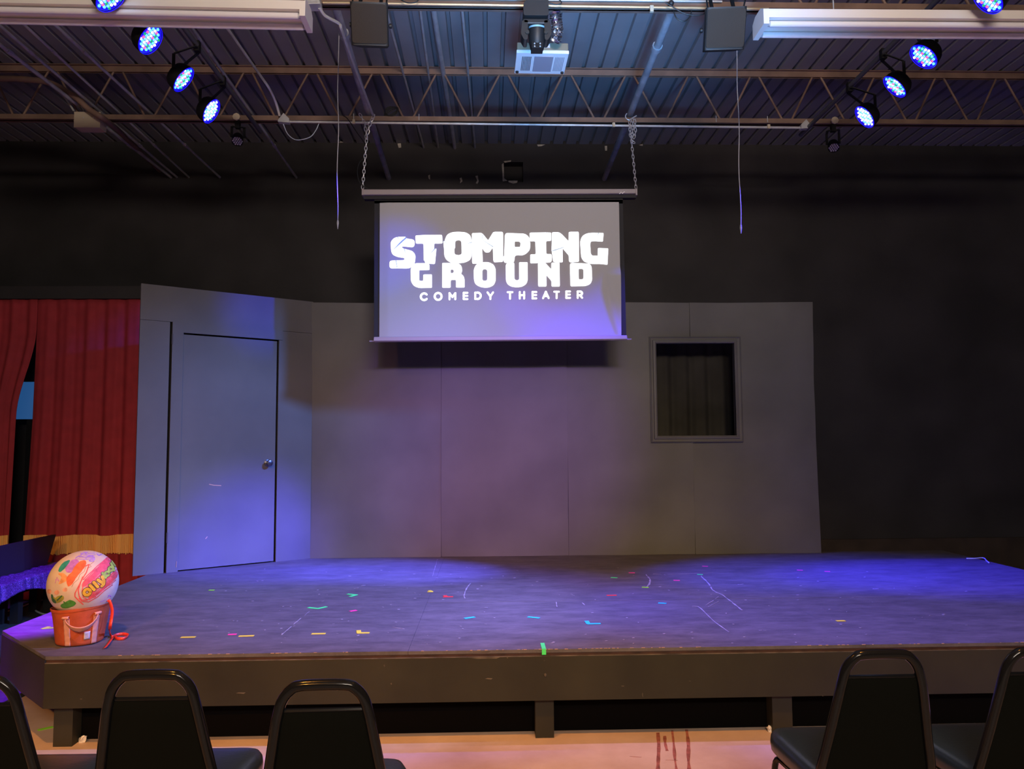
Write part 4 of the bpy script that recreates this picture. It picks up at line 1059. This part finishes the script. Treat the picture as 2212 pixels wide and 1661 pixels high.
# ------------------------------------------------------------------ LED par cans on two pipes running to the back
def par_can(label, px_, target, lit, light=None, D=0.19, bar_x=0.0, bar_z=0.0, yy=None, group=None, name='par_light'):
    c = at(*px_, z=CAM_Z+2.65) if yy is None else at(*px_, y=yy)
    d = (Vector(target)-c).normalized()
    t = thing(name, label, 'stage light', c, group=group)
    x, y, _ = basis_from(d)
    T = Matrix(((x.x, y.x, d.x, c.x), (x.y, y.y, d.y, c.y), (x.z, y.z, d.z, c.z), (0, 0, 0, 1)))
    R_ = D/2
    MB().lathe([(R_*0.5, -0.075), (R_*0.85, -0.07), (R_*1.0, -0.05), (R_*1.08, -0.02), (R_*1.10, 0.012), (R_*1.02, 0.012), (R_*1.0, -0.004), (R_*0.2, -0.006)], 28, T).build('housing', M_BLACKMETAL, t, smooth=True, angle=35)
    MB().lathe([(0.001, -0.003), (R_*0.9, -0.003), (R_*1.10, 0.011), (R_*1.08, 0.016), (R_*0.97, 0.003), (0.001, 0.003)], 28, T).build('lens', M_LENS if lit else M_BLACKPLASTIC, t, smooth=True)
    mb = MB(); st = 0.255 if D > 0.12 else 0.42
    n_r = int(0.9/(st*0.866))
    for j in range(-n_r, n_r+1):
        for i in range(-6, 7):
            u, v = (i+0.5*(j % 2))*st, j*st*0.866
            if u*u+v*v > 0.84: continue
            p = T @ Vector((R_*u, R_*v, 0.005))
            if not lit: mb.k = 0
            elif u*u+v*v > 0.62: mb.k = (0, 3, 0, 1)[(i+j) % 4] if lit != 'white' else (1, 1, 0, 3)[(i+2*j) % 4]
            elif lit == 'white': mb.k = (1, 1, 0)[(i+j) % 3]
            else: mb.k = (2, 0, 1)[i % 3] if j % 2 else (0, 3, 0, 1)[i % 4]
            mb.sphere(p, R_*st*0.40, 7, 4)
    o = mb.build('led_cluster', [M_LEDOFF] if not lit else [M_LEDC, M_LEDW, M_LEDR, M_LEDG], t, smooth=True)
    if not lit: o.data.polygons.foreach_set('material_index', [0]*len(o.data.polygons))
    o['kind'] = 'stuff'
    # yoke: two arms up to the clamp on the pipe
    hz = Vector((d.y, -d.x, 0)).normalized()
    top = Vector((bar_x if bar_x else c.x, c.y, bar_z))
    ypts = [c+hz*R_*1.14-d*0.05, c+hz*R_*1.14-d*0.05+Vector((0, 0, 0.10)), Vector((top.x, top.y, top.z-0.03))+hz*0.05, Vector((top.x, top.y, top.z-0.03))-hz*0.05, c-hz*R_*1.14-d*0.05+Vector((0, 0, 0.10)), c-hz*R_*1.14-d*0.05]
    mb = MB()
    for i in range(5): mb.bar(ypts[i], ypts[i+1], 0.022, 0.006)
    mb.build('yoke', M_BLACKMETAL, t)
    MB().box(top.x-0.02, top.x+0.02, top.y-0.02, top.y+0.02, top.z-0.045, top.z+0.032).build('clamp', M_BLACKMETAL, t)
    if light:
        col, watts, angle, blend = light
        l = spot('par_beam', c+d*0.03, target, col, watts, angle, blend, 0.05)
        l.parent = t; l.matrix_parent_inverse = Matrix.Translation(-c)
    return t
BZ = CAM_Z+2.90
xl, xr = -2.12, 2.98
for nm, xx, lab in (('lighting_pipe', xl, 'dark pipe carrying the left row of stage lights'), ('lighting_pipe', xr, 'dark pipe carrying the right row of stage lights')):
    tag(MB().tube([(xx, 3.9, BZ), (xx, 7.05, BZ)], 0.019, 10).build(nm, mat('dark_grey_pipe', (0.07, 0.07, 0.08), 0.5), smooth=True), lab, 'pipe')
par_can('lit multicolour stage light cut by the top edge at upper left', (237, -8), (1.4, 4.9, STAGE_Z), 'mix', ((0.70, 0.46, 1.0), 520, 44, 0.8), bar_x=xl, bar_z=BZ)
par_can('lit multicolour stage light just below the left strip light', (322, 84), (2.8, 4.95, STAGE_Z), 'mix', ((0.033, 0.088, 1.0), 3750, 38, 1.0), bar_x=xl, bar_z=BZ)
par_can('lit green and pink stage light in the middle of the left row', (394, 170), (2.5, 6.35, STAGE_Z), 'mix', ((0.022, 0.052, 1.0), 4500, 21, 1.0), bar_x=xl, bar_z=BZ)
par_can('lit white-blue stage light nearest the screen in the left row', (454, 239), (3.9, 6.15, STAGE_Z), 'white', ((0.039, 0.018, 1.0), 10000, 20, 1.0), bar_x=xl, bar_z=BZ)
par_can('lit multicolour stage light cut by the top edge at upper right', (2137, -4), (-1.0, 5.3, STAGE_Z), 'mix', ((0.18, 0.12, 1.0), 700, 34, 1.0), bar_x=xr, bar_z=BZ)
par_can('lit green and pink stage light topmost below the right strip light', (1997, 120), (-0.4, 5.4, STAGE_Z), 'mix', ((0.03, 0.05, 1.0), 1600, 42, 0.9), bar_x=xr, bar_z=BZ)
par_can('lit green and pink stage light in the middle of the right row', (1935, 185), (-0.75, 6.65, STAGE_Z), 'mix', ((0.094, 0.09, 1.0), 7000, 17, 1.0), bar_x=xr, bar_z=BZ)
par_can('lit white-blue stage light lowest in the right row', (1870, 251), (-1.75, 6.75, STAGE_Z), 'white', ((0.02, 0.01, 1.0), 2000, 18, 0.9), bar_x=xr, bar_z=BZ)
for px_, lab in (((513, 304), 'small unlit stage light hung on the rear joist at left'), ((1801, 318), 'small unlit stage light hung on the rear joist at right')):
    c = at(*px_, y=6.93)
    t = par_can(lab, px_, (c.x*0.75, 4.3, STAGE_Z), None, D=0.095, bar_z=JB0-0.028, yy=6.93)
    MB().lathe([(0.02, 0), (0.034, 0.006), (0.034, 0.02), (0.0005, 0.022)], 8, Matrix.Translation((c.x, 6.90, JB0+0.02)) @ Matrix.Rotation(pi/2, 4, 'X')).build('clamp_plate', M_CREAM, t)

# ------------------------------------------------------------------ tape marks on the stage
TAPE = {'yellow': mat('yellow_tape', (0.90, 0.74, 0.06), 0.5), 'pink': mat('pink_tape', (1.0, 0.06, 0.32), 0.5), 'green': mat('green_tape', (0.08, 0.95, 0.22), 0.5),
        'red': mat('red_tape', (0.85, 0.05, 0.05), 0.5), 'blue': mat('blue_tape', (0.03, 0.62, 1.0), 0.5), 'lime': mat('lime_tape', (0.34, 0.95, 0.04), 0.5)}
marks = [('lime', [[(453, 1275), (461, 1275)]], 'at the far left rear of the stage'), ('green', [[(751.5, 1283.5), (769.5, 1285.3)], [(757, 1288.8), (769.5, 1285.3)]], 'arrow-shaped, behind the pair of pieces left of centre'),
         ('green', [[(667.3, 1312.7), (687, 1315)], [(687, 1315), (703.8, 1311.2)]], 'long shallow V, left of centre'), ('pink', [[(757.5, 1320.5), (768.5, 1318.8)]], 'between the green V and the centre'),
         ('yellow', [[(393, 1377), (420, 1376.4)]], 'leftmost strip near the front edge'), ('pink', [[(495, 1371), (509, 1370.4)]], 'near the front edge between two yellow strips'),
         ('yellow', [[(518, 1374.5), (546.5, 1373.6)]], 'strip right of the front pink piece'), ('yellow', [[(675.5, 1369.4), (701, 1369)]], 'plain strip near the front, left of the yellow L'),
         ('yellow', [[(775, 1367.5), (796, 1367.3)], [(774.8, 1362.5), (775.4, 1367.5)]], 'L-shaped piece near the front'), ('yellow', [[(925, 1278.6), (934, 1278.4)], [(928, 1276), (932, 1278)]], 'short piece beside the red L left of centre'),
         ('red', [[(959, 1289.6), (977, 1289.3)], [(961, 1286.8), (964, 1289)]], 'L-shaped piece left of centre'), ('blue', [[(1005, 1336), (1023.5, 1333.2)]], 'slanted strip left of centre front'),
         ('blue', [[(1142, 1333), (1163.5, 1335.2)]], 'slanted strip right of centre front'), ('blue', [[(1270.5, 1347.8), (1295.3, 1347.4)], [(1267.2, 1342.2), (1271, 1347.6)]], 'L-shaped piece right of centre'),
         ('red', [[(1312.5, 1286.4), (1330, 1286)]], 'straight strip right of centre'), ('green', [[(1321.5, 1247.6), (1332, 1248.4)]], 'short piece in front of the window flat'),
         ('pink', [[(1359.5, 1237.4), (1370, 1237.6)]], 'leftmost pink piece under the window'), ('lime', [[(1388.5, 1268.6), (1399.5, 1269.2)]], 'short piece beside the curved scuff'),
         ('pink', [[(1456.5, 1253.8), (1467, 1254)]], 'piece right of the curved scuff'), ('pink', [[(1518.5, 1223), (1528, 1223.6)]], 'rearmost piece, near the flats'),
         ('green', [[(1507.5, 1241), (1516.8, 1241.3)]], 'piece at the top of the long pale scratch'), ('blue', [[(1424, 1302.8), (1437.5, 1303.6)]], 'short piece between the scratches'),
         ('pink', [[(1723, 1231.7), (1732.5, 1232)]], 'left one of two at the right rear'), ('pink', [[(1783, 1234.4), (1791.5, 1234.7)]], 'rightmost piece at the right rear'),
         ('yellow', [[(1808.5, 1341.4), (1823.5, 1341.2)]], 'lone strip at the right front'), ('lime', [[(93.5, 1358.2), (114, 1356.4)], [(93.5, 1358.2), (105, 1354.4)]], 'arrow-shaped piece at the left corner behind the bucket')]
def tape_strip(mb, segs, w, z):
    for k, (a, b_) in enumerate(segs):
        P, Q = at(*a, z=z), at(*b_, z=z); d = (Q-P).normalized(); nn = Vector((-d.y, d.x, 0))
        e = d*0.006
        mb.prism([tuple((q.x, q.y)) for q in (P-e+nn*w/2, P-e-nn*w/2, Q+e-nn*w/2, Q+e+nn*w/2)], lambda u, v, dd: (u, v, dd), z+0.0009+0.0003*k, z+0.0021+0.0003*k)
for col, segs, lab in marks:
    mb = MB(); tape_strip(mb, segs, 0.026, STAGE_Z)
    tag(mb.build('tape_mark', TAPE[col]), f'{col} tape mark on the stage, {lab}', 'tape', 'tape marks on the stage floor')
mb = MB(); a = at(1175, 1403, y=FRONT_Y)
mb.box(a.x-0.011, a.x+0.011, FRONT_Y-0.002, FRONT_Y+0.12, STAGE_Z+0.001, STAGE_Z+0.0022)
mb.box(a.x-0.011, a.x+0.011, FRONT_Y-0.0032, FRONT_Y-0.0012, STAGE_Z-0.028, STAGE_Z+0.0022)
tag(mb.build('tape_mark', TAPE['green']), 'green tape mark folded over the middle of the stage front edge', 'tape', 'tape marks on the stage floor')
mb = MB(); tape_strip(mb, [((84, 1577), (112, 1571))], 0.03, 0.0)
tag(mb.build('tape_mark', TAPE['lime']), 'lime tape mark on the floor under the left end of the stage', 'tape')

# crumpled film by the stage posts
for px_, lab in (((178, 1603), 'crumpled clear film on the floor by the left stage post'), ((1664, 1580), 'crumpled clear film on the floor by the right stage post')):
    c = at(*px_, z=0.0); mb = MB().sphere((c.x, c.y, 0.012), 0.018, 12, 8)
    for i, v in enumerate(mb.v):
        q = v+noise.noise_vector(v*55)*0.016; q.z = max(0.0005, q.z); mb.v[i] = q
    tag(mb.build('film_scrap', M_SCRAP), lab, 'scrap')

# ------------------------------------------------------------------ bucket, ball and ribbon
bc = at(173, 1386, z=STAGE_Z); bc.z = STAGE_Z+0.0012
BH, RB, RT = 0.205, 0.118, 0.147
front = atan2(CAM.y-bc.y, CAM.x-bc.x)
bucket = thing('fabric_bucket', 'rust orange canvas bucket with peach straps and white tag on the stage corner', 'bucket', bc, front+pi/2)
TILT = 0.075     # soft rim sits higher on the right
def bpt(th, h, off=0.0):
    """th from the front, positive to the viewer's right"""
    t = h/BH; r = RB+(RT-RB)*t**1.1+off
    x = r*sin(th); y = -r*cos(th)
    return (x, y, h + TILT*x*t)
mb = MB()
N = 48; prof_h = [(0.0, -0.012), (0.004, -0.003), (0.012, 0.0)]+[(BH*k/10, 0.0) for k in range(1, 10)]+[(BH-0.014, 0.0), (BH-0.012, 0.0035), (BH, 0.0035), (BH+0.002, -0.002), (BH-0.03, -0.010), (BH*0.5, -0.010), (0.02, -0.010), (0.012, -0.06)]
rows = []
for h, off in prof_h:
    rows.append([len(mb.v)+k for k in range(N)])
    for k in range(N): mb.v.append(Vector(bpt(2*pi*k/N, h, off+0.0015*sin(6*pi*k/N*1.0+h*20))))
for i in range(len(rows)-1):
    for k in range(N): mb.face((rows[i][k], rows[i][(k+1) % N], rows[i+1][(k+1) % N], rows[i+1][k]))
mb.face(list(reversed(rows[0]))); mb.face(rows[-1])
mb.build('canvas_body', M_ORANGE, bucket, world=False, smooth=True, angle=50)
def strap(th0, w, h0, h1, name='strap'):
    def fn(u, v): return bpt(th0+(u-0.5)*w, h0+(h1-h0)*v, 0.0035+0.0008*sin(v*30))
    MB().grid(6, 16, fn).build(name, M_PEACH, bucket, world=False, smooth=True, angle=180, solid=0.003)
thL, thR, sw = -0.50, 0.56, 0.235
for th0 in (thL, thR): strap(th0, sw, 0.006, 0.157)
def handle_fn(u, v):
    # a webbing loop sewn at both straps, drooping forward
    th = thL+(thR-thL)*u; sag = sin(pi*u)
    hgt = 0.166-0.050*sag**0.8 + 0.004*(u-0.5); out = 0.012+0.052*sag**0.7
    x, y, z = bpt(th, hgt, out)
    x2, y2, z2 = bpt(th, hgt-0.030*(0.6+0.4*sag), out*0.55+0.004)
    return Vector((x, y, z))*(1-v)+Vector((x2, y2, z2))*v
MB().grid(28, 4, handle_fn).build('handle', M_PEACH, bucket, world=False, smooth=True, angle=180, solid=0.004)
for th0 in (thL, thR):
    def fold(u, v, th0=th0): return bpt(th0+(u-0.5)*sw, 0.153+0.018*sin(pi*v*0.5), 0.004+0.014*sin(pi*v))
    MB().grid(4, 6, fold).build('strap_fold', M_PEACH, bucket, world=False, smooth=True, angle=180, solid=0.003)
def tagfn(u, v): return bpt(0.13+u*0.235, 0.034+v*0.042, 0.005)
tg = MB().grid(4, 4, tagfn).build('tag', M_TAG, bucket, world=False, smooth=True, solid=0.0015)
mb = MB()
for k in range(3):
    mb.grid(4, 1, lambda u, v, k=k: bpt(0.17+u*(0.14-0.02*k), 0.046+k*0.008+v*0.003, 0.0065))
mb.build('tag_print', M_TAGPRINT, tg, world=False)

BR_ = 0.178
bcc = at(179.8, 1259.5, y=bc.y-0.005)
ball = thing('painted_ball', 'large hand-coloured paper ball sitting in the orange bucket', 'ball', bcc)
mb = MB().sphere((0, 0, 0), BR_, 56, 36)
mb.build('ball_shell', M_BALL, ball, world=False, smooth=True, angle=180)
nB = (CAM-bcc).normalized(); rB = Vector((0, 0, 1)).cross(nB).normalized(); uB = nB.cross(rB)
def on_ball(x_, y_, lift):
    u, v = (x_-612)/540.0, -(y_-575)/520.0
    r2 = u*u+v*v
    if r2 > 0.985: k = sqrt(0.985/r2); u *= k; v *= k; r2 = 0.985
    return (rB*u+uB*v+nB*sqrt(1-r2))*(BR_+lift)
def blob(name, pts, m, lift, wob=6):
    P = smooth_path([(x_, y_, 0) for x_, y_ in pts], 4, closed=True)
    P = [Vector((p.x+wob*noise.noise(Vector((p.x*0.05, p.y*0.05, 1))), p.y+wob*noise.noise(Vector((p.x*0.05, p.y*0.05, 5))))) for p in P]
    xs_ = [p.x for p in P]; ys_ = [p.y for p in P]
    def inside(q):
        c = False; j = len(P)-1
        for i in range(len(P)):
            if (P[i].y > q.y) != (P[j].y > q.y) and q.x < (P[j].x-P[i].x)*(q.y-P[i].y)/(P[j].y-P[i].y)+P[i].x: c = not c
            j = i
        return c
    V = list(P); st = 30; x = min(xs_)
    while x < max(xs_):
        y = min(ys_)
        while y < max(ys_):
            q = Vector((x, y))
            if inside(q) and min((q-p).length for p in P) > 9: V.append(q)
            y += st
        x += st
    n_ = len(P)
    vs, es, fs, *_ = delaunay_2d_cdt(V, [(i, (i+1) % n_) for i in range(n_)], [], 1, 0.001)
    mb = MB()
    mb.v = [on_ball(v.x, v.y, lift) for v in vs]
    for f in fs: mb.face(f)
    return mb.build(name, m, ball, world=False, smooth=True, angle=180)
def ball_strokes(name, lines, w, m, lift):
    mb = MB()
    for ln in lines:
        P = [Vector(p) for p in ln]; Q = []
        for i in range(len(P)-1):
            n_ = max(1, int((P[i+1]-P[i]).length/18))
            Q += [P[i].lerp(P[i+1], k/n_) for k in range(n_)]
        Q.append(P[-1])
        b = len(mb.v)
        for i, p in enumerate(Q):
            d = (Q[min(i+1, len(Q)-1)]-Q[max(i-1, 0)]).normalized(); nn = Vector((-d.y, d.x))*w/2
            for q in (p+nn, p, p-nn): mb.v.append(on_ball(q.x, q.y, lift))
        for i in range(len(Q)-1):
            for k in (0, 1): mb.face((b+i*3+k, b+i*3+k+1, b+i*3+k+4, b+i*3+k+3))
        for p in (Q[0], Q[-1]):
            b = len(mb.v); mb.v.append(on_ball(p.x, p.y, lift))
            for j in range(12): mb.v.append(on_ball(p.x+cos(j*pi/6)*w/2, p.y+sin(j*pi/6)*w/2, lift))
            for j in range(12): mb.face((b, b+1+j, b+1+(j+1) % 12))
    return mb.build(name, m, ball, world=False, smooth=True, angle=180)
ink = lambda n_, c: mat('ink_'+n_, c, 0.6, var=0.25, scale=40)
I_PINK = ink('pink', (0.85, 0.10, 0.17)); I_RED = ink('red', (0.80, 0.10, 0.09)); I_ORANGE = ink('orange', (0.95, 0.16, 0.05)); I_PEACH = ink('peach', (0.88, 0.36, 0.14)); I_PURPLE = ink('purple', (0.55, 0.20, 0.62))
I_TEAL = ink('teal', (0.04, 0.36, 0.30)); I_GREEN = ink('green', (0.08, 0.34, 0.05)); I_DKGREEN = ink('dark_green', (0.03, 0.15, 0.05)); I_OLIVE = ink('olive', (0.36, 0.36, 0.05)); I_LILAC = ink('lilac', (0.42, 0.26, 0.80)); I_SALMON = ink('salmon', (0.82, 0.38, 0.26)); I_BROWN = ink('brown', (0.45, 0.22, 0.10))
I_DARK = ink('outline', (0.10, 0.035, 0.03)); I_YELLOW = ink('yellow', (0.92, 0.50, 0.03)); I_LIME = ink('lime', (0.42, 0.62, 0.10))
blob('coloured_patch', [(250, 350), (280, 275), (340, 215), (410, 203), (385, 265), (320, 350), (275, 378)], I_TEAL, 0.0008)
blob('coloured_patch', [(345, 320), (390, 250), (450, 200), (515, 200), (540, 250), (500, 330), (440, 395), (375, 390)], I_PURPLE, 0.0006)
blob('coloured_patch', [(250, 400), (320, 395), (375, 450), (385, 500), (340, 540), (265, 560), (285, 500), (295, 450)], I_PEACH, 0.0006)
blob('coloured_patch', [(475, 320), (540, 245), (620, 222), (645, 280), (600, 370), (520, 470), (460, 570), (400, 605), (370, 500), (395, 440), (440, 395)], I_ORANGE, 0.0010)
blob('coloured_patch', [(610, 640), (600, 570), (690, 490), (800, 370), (900, 250), (975, 185), (1040, 230), (1075, 290), (1000, 275), (900, 385), (780, 520), (690, 590)], I_PINK, 0.0006)
blob('coloured_patch', [(680, 800), (780, 765), (880, 690), (970, 580), (1060, 460), (1120, 380), (1140, 420), (1110, 520), (1010, 620), (900, 720), (790, 795)], I_PINK, 0.0006)
blob('coloured_patch', [(300, 880), (370, 840), (430, 815), (500, 845), (515, 890), (430, 935), (330, 930)], I_GREEN, 0.0006)
blob('coloured_patch', [(205, 800), (250, 745), (330, 740), (345, 790), (290, 840), (225, 840)], I_OLIVE, 0.0006)
blob('coloured_patch', [(160, 715), (185, 715), (215, 790), (240, 840), (205, 840), (170, 790)], I_DKGREEN, 0.0009)
for (cx_, cy_, r) in ((240, 685, 36), (358, 652, 32), (130, 660, 34)):
    blob('coloured_patch', [(cx_+r*cos(k*pi/4), cy_+r*sin(k*pi/4)) for k in range(8)], I_SALMON, 0.0006)
rs = random.Random(3)
def hatch(name, p0, p1, q0, q1, n_, w, m, lift, jit=14):
    """felt pen scribble: n_ long strokes between edge p0-p1 and edge q0-q1"""
    L = []
    for k in range(n_):
        t = (k+0.5)/n_
        A_ = Vector(p0).lerp(Vector(p1), t); B_ = Vector(q0).lerp(Vector(q1), t)
        a0, b0 = rs.uniform(0, 0.10), rs.uniform(0.88, 1.0)
        pts_ = []
        for j in range(6):
            u = a0+(b0-a0)*j/5; q = A_.lerp(B_, u)
            pts_.append((q.x+rs.uniform(-jit, jit)*0.4, q.y+rs.uniform(-jit, jit)*0.5))
        L.append(pts_)
    ball_strokes(name, L, w, m, lift)
hatch('marker_lines', (600, 520), (640, 690), (960, 175), (1075, 300), 9, 15, I_PINK, 0.0009)
hatch('marker_lines', (690, 760), (700, 850), (1120, 370), (1120, 560), 9, 13, I_RED, 0.0009)
hatch('marker_lines', (560, 90), (500, 190), (800, 110), (760, 240), 5, 11, I_LILAC, 0.0007, 26)
hatch('marker_lines', (380, 590), (470, 520), (560, 250), (640, 290), 5, 16, I_ORANGE, 0.0012)
for k in range(7):        # leaf-like green dabs
    a_ = radians(200+rs.uniform(0, 150)); cx_, cy_ = (400, 885) if k < 4 else (255, 800)
    ball_strokes('marker_lines', [[(cx_, cy_), (cx_+cos(a_)*rs.uniform(60, 110), cy_+sin(a_)*rs.uniform(35, 75))]], 18, I_GREEN if k < 4 else (I_DKGREEN if k == 5 else I_OLIVE), 0.0010)
ball_strokes('marker_lines', [[(640, 315), (690, 290), (650, 420), (590, 520), (555, 600), (500, 720), (500, 770), (560, 840), (620, 900)], [(600, 480), (575, 560), (545, 680), (560, 770), (600, 830), (680, 840)]], 16, I_RED, 0.0006)
ball_strokes('marker_lines', [[(560, 800), (600, 850), (700, 870), (820, 810), (920, 720), (1040, 640)], [(640, 540), (610, 620), (600, 700), (620, 790), (680, 830), (800, 800)], [(960, 640), (1060, 560), (1120, 470)]], 14, I_RED, 0.0008)
ball_strokes('marker_lines', [[(640, 330), (620, 400), (560, 440), (540, 510), (480, 560), (450, 620)], [(760, 250), (700, 300), (720, 330), (660, 350)]], 7, I_BROWN, 0.0007)
ball_strokes('marker_lines', [[(490, 180), (520, 155), (560, 150), (575, 115), (620, 90), (660, 95), (630, 120)], [(640, 190), (680, 150), (730, 150), (760, 190)], [(690, 235), (720, 200), (770, 210), (745, 245), (700, 240)], [(800, 130), (830, 160), (870, 140)]], 17, I_LILAC, 0.0006)
ball_strokes('marker_lines', [[(215, 540), (235, 450), (265, 520)], [(215, 490), (270, 500)], [(980, 830), (1005, 795), (1025, 830)], [(985, 800), (1030, 815)], [(870, 890), (930, 870)]], 8, I_PURPLE, 0.0006)
circ = lambda cx_, cy_, r, a0=0, a1=360: [Vector(p) for p in arc(cx_, cy_, r, a0, a1, 16)]
txt = [(I_YELLOW, [circ(672, 717, 45)]), (I_YELLOW, [[(712, 618), (772, 690)]]), (I_YELLOW, [[(762, 577), (822, 650)]]), (I_YELLOW, [[(820, 545), (880, 590)], [(880, 500), (912, 570), (905, 620), (880, 645)]]),
       (I_LIME, [[(885, 445), (935, 520)], circ(952, 460, 33)]), (I_LIME, [circ(1008, 388, 32), [(1020, 350), (1058, 412)]]), (I_LIME, [[(1012, 300), (1052, 372)]]), (I_LIME, [[(1035, 262), (1078, 335)]])]
for c, ls in txt:
    ball_strokes('letter_outline', ls, 62 if c is I_YELLOW else 50, I_DARK, 0.0014)
for c, ls in txt:
    ball_strokes('letter', ls, 44 if c is I_YELLOW else 34, c, 0.0020)

# ribbon: drops from the rim, then curls on the stage
bp_ = lambda x_, y_: (95+x_/7.22, 1180+y_/7.22)
rim = at(*bp_(1020, 872), y=bc.y-0.03)
R1 = [rim+Vector((-0.012, 0.0, 0.012)), rim+Vector((0.004, -0.004, 0.004)), at(*bp_(1064, 1000), y=bc.y-0.03), at(*bp_(1052, 1130), y=bc.y-0.03), at(*bp_(1030, 1270), y=bc.y-0.03)]
RG = [(1034, 1370), (1060, 1412), (1120, 1385), (1220, 1368), (1300, 1378), (1312, 1402), (1250, 1435), (1150, 1440), (1085, 1412), (1030, 1480), (990, 1535), (952, 1580)]
R2 = [at(*bp_(x_, y_), z=STAGE_Z+0.010) for x_, y_ in RG]
path = smooth_path(R1+R2, 6)
mb = MB()
for i, p in enumerate(path):
    d = (path[min(i+1, len(path)-1)]-path[max(i-1, 0)]).normalized()
    side = Vector((1, 0, 0)) if i < 26 else Vector((0.2, 0.2, 0.9))
    if i > len(path)-20: side = Vector((0.8, 0.2, 0.35))
    side = (side-d*side.dot(d)).normalized()*0.0085
    mb.v += [p-side, p+side]
for v in mb.v: v.z = max(v.z, STAGE_Z+0.0015)
for i in range(len(path)-1): mb.face((2*i, 2*i+1, 2*i+3, 2*i+2))
tag(mb.build('red_ribbon', M_RIBBON, smooth=True, angle=180, solid=0.0012), 'red-orange ribbon trailing from the bucket and curling on the stage', 'ribbon')

# ------------------------------------------------------------------ audience chairs
def make_chair(label):
    t = thing('banquet_chair', label, 'chair', group='black banquet chairs facing the stage')
    # frame: one bent tube for each side joined over the top of the back
    pth = [(-0.185, -0.15, 0.40), (-0.180, -0.19, 0.50), (-0.160, -0.215, 0.61), (-0.136, -0.245, 0.75), (-0.127, -0.252, 0.795), (-0.114, -0.257, 0.838), (-0.090, -0.261, 0.868), (-0.058, -0.263, 0.880)]
    full = pth+[(-x, y, z) for x, y, z in reversed(pth)]
    MB().tube(smooth_path(full, 5), 0.0155, 12).build('back_frame', M_GLOSSTUBE, t, world=False, smooth=True, angle=60)
    MB().tube([(-0.122, -0.246, 0.806), (0.122, -0.246, 0.806)], 0.007, 8).build('pad_rail', M_GLOSSTUBE, t, world=False, smooth=True)
    def pad(side):
        def fn(u, v):
            z = 0.47+(0.802-0.47)*v; w = 0.172+(0.120-0.172)*v**0.9
            x = (u*2-1)*w; e = 1-abs(u*2-1)**6; ev = 1-abs(v*2-1)**10
            y = -0.178-0.075*((z-0.47)/0.35)**0.95
            return (x, y+side*(0.004+(0.030 if side > 0 else 0.006)*e*ev), z)
        return fn
    mb = MB(); mb.grid(16, 16, pad(-1)); mb.grid(16, 16, pad(1))
    n_ = 17*17
    def bd(): return [i*17 for i in range(17)]+[16*17+j for j in range(1, 17)]+[i*17+16 for i in range(15, -1, -1)]+[j for j in range(15, 0, -1)]
    B_ = bd()
    for i in range(len(B_)):
        j = (i+1) % len(B_); mb.face((B_[i], B_[j], B_[j]+n_, B_[i]+n_))
    mb.build('back_pad', M_VINYL, t, world=False, smooth=True, angle=50)
    out = round_poly([(-0.185, -0.185), (0.185, -0.185), (0.205, 0.19), (0.175, 0.265), (-0.175, 0.265), (-0.205, 0.19)], 0.06, 5)
    mb = MB(); levels = [(0.96, 0.405), (1.0, 0.415), (1.01, 0.435), (1.0, 0.455), (0.96, 0.470), (0.88, 0.479), (0.70, 0.484), (0.35, 0.487), (0.05, 0.488)]
    rows_ = []
    for sc_, z in levels:
        rows_.append(len(mb.v))
        for p in out: mb.v.append(Vector((p.x*sc_, 0.02+(p.y-0.02)*sc_, z)))
    n_ = len(out)
    for i in range(len(rows_)-1):
        for k in range(n_): mb.face((rows_[i]+k, rows_[i]+(k+1) % n_, rows_[i+1]+(k+1) % n_, rows_[i+1]+k))
    mb.face([rows_[0]+k for k in reversed(range(n_))]); mb.face([rows_[-1]+k for k in range(n_)])
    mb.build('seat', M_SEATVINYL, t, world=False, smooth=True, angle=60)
    MB().tube([(-0.17, -0.16, 0.395), (-0.185, 0.15, 0.395), (-0.15, 0.205, 0.395), (0.15, 0.205, 0.395), (0.185, 0.15, 0.395), (0.17, -0.16, 0.395)], 0.011, 8, closed=True).build('seat_frame', M_GLOSSTUBE, t, world=False, smooth=True)
    for s_ in (-1, 1):
        MB().tube(smooth_path([(s_*0.180, 0.17, 0.39), (s_*0.19, 0.20, 0.33), (s_*0.195, 0.215, 0.0)], 6), 0.0115, 10).build('leg', M_GLOSSTUBE, t, world=False, smooth=True)
        MB().tube(smooth_path([(s_*0.185, -0.15, 0.40), (s_*0.188, -0.18, 0.30), (s_*0.195, -0.255, 0.0)], 6), 0.0115, 10).build('leg', M_GLOSSTUBE, t, world=False, smooth=True)
        MB().tube([(s_*0.19, 0.207, 0.16), (s_*0.19, -0.215, 0.16)], 0.008, 8).build('stretcher', M_GLOSSTUBE, t, world=False, smooth=True)
    return t
CH_TOP = 0.896
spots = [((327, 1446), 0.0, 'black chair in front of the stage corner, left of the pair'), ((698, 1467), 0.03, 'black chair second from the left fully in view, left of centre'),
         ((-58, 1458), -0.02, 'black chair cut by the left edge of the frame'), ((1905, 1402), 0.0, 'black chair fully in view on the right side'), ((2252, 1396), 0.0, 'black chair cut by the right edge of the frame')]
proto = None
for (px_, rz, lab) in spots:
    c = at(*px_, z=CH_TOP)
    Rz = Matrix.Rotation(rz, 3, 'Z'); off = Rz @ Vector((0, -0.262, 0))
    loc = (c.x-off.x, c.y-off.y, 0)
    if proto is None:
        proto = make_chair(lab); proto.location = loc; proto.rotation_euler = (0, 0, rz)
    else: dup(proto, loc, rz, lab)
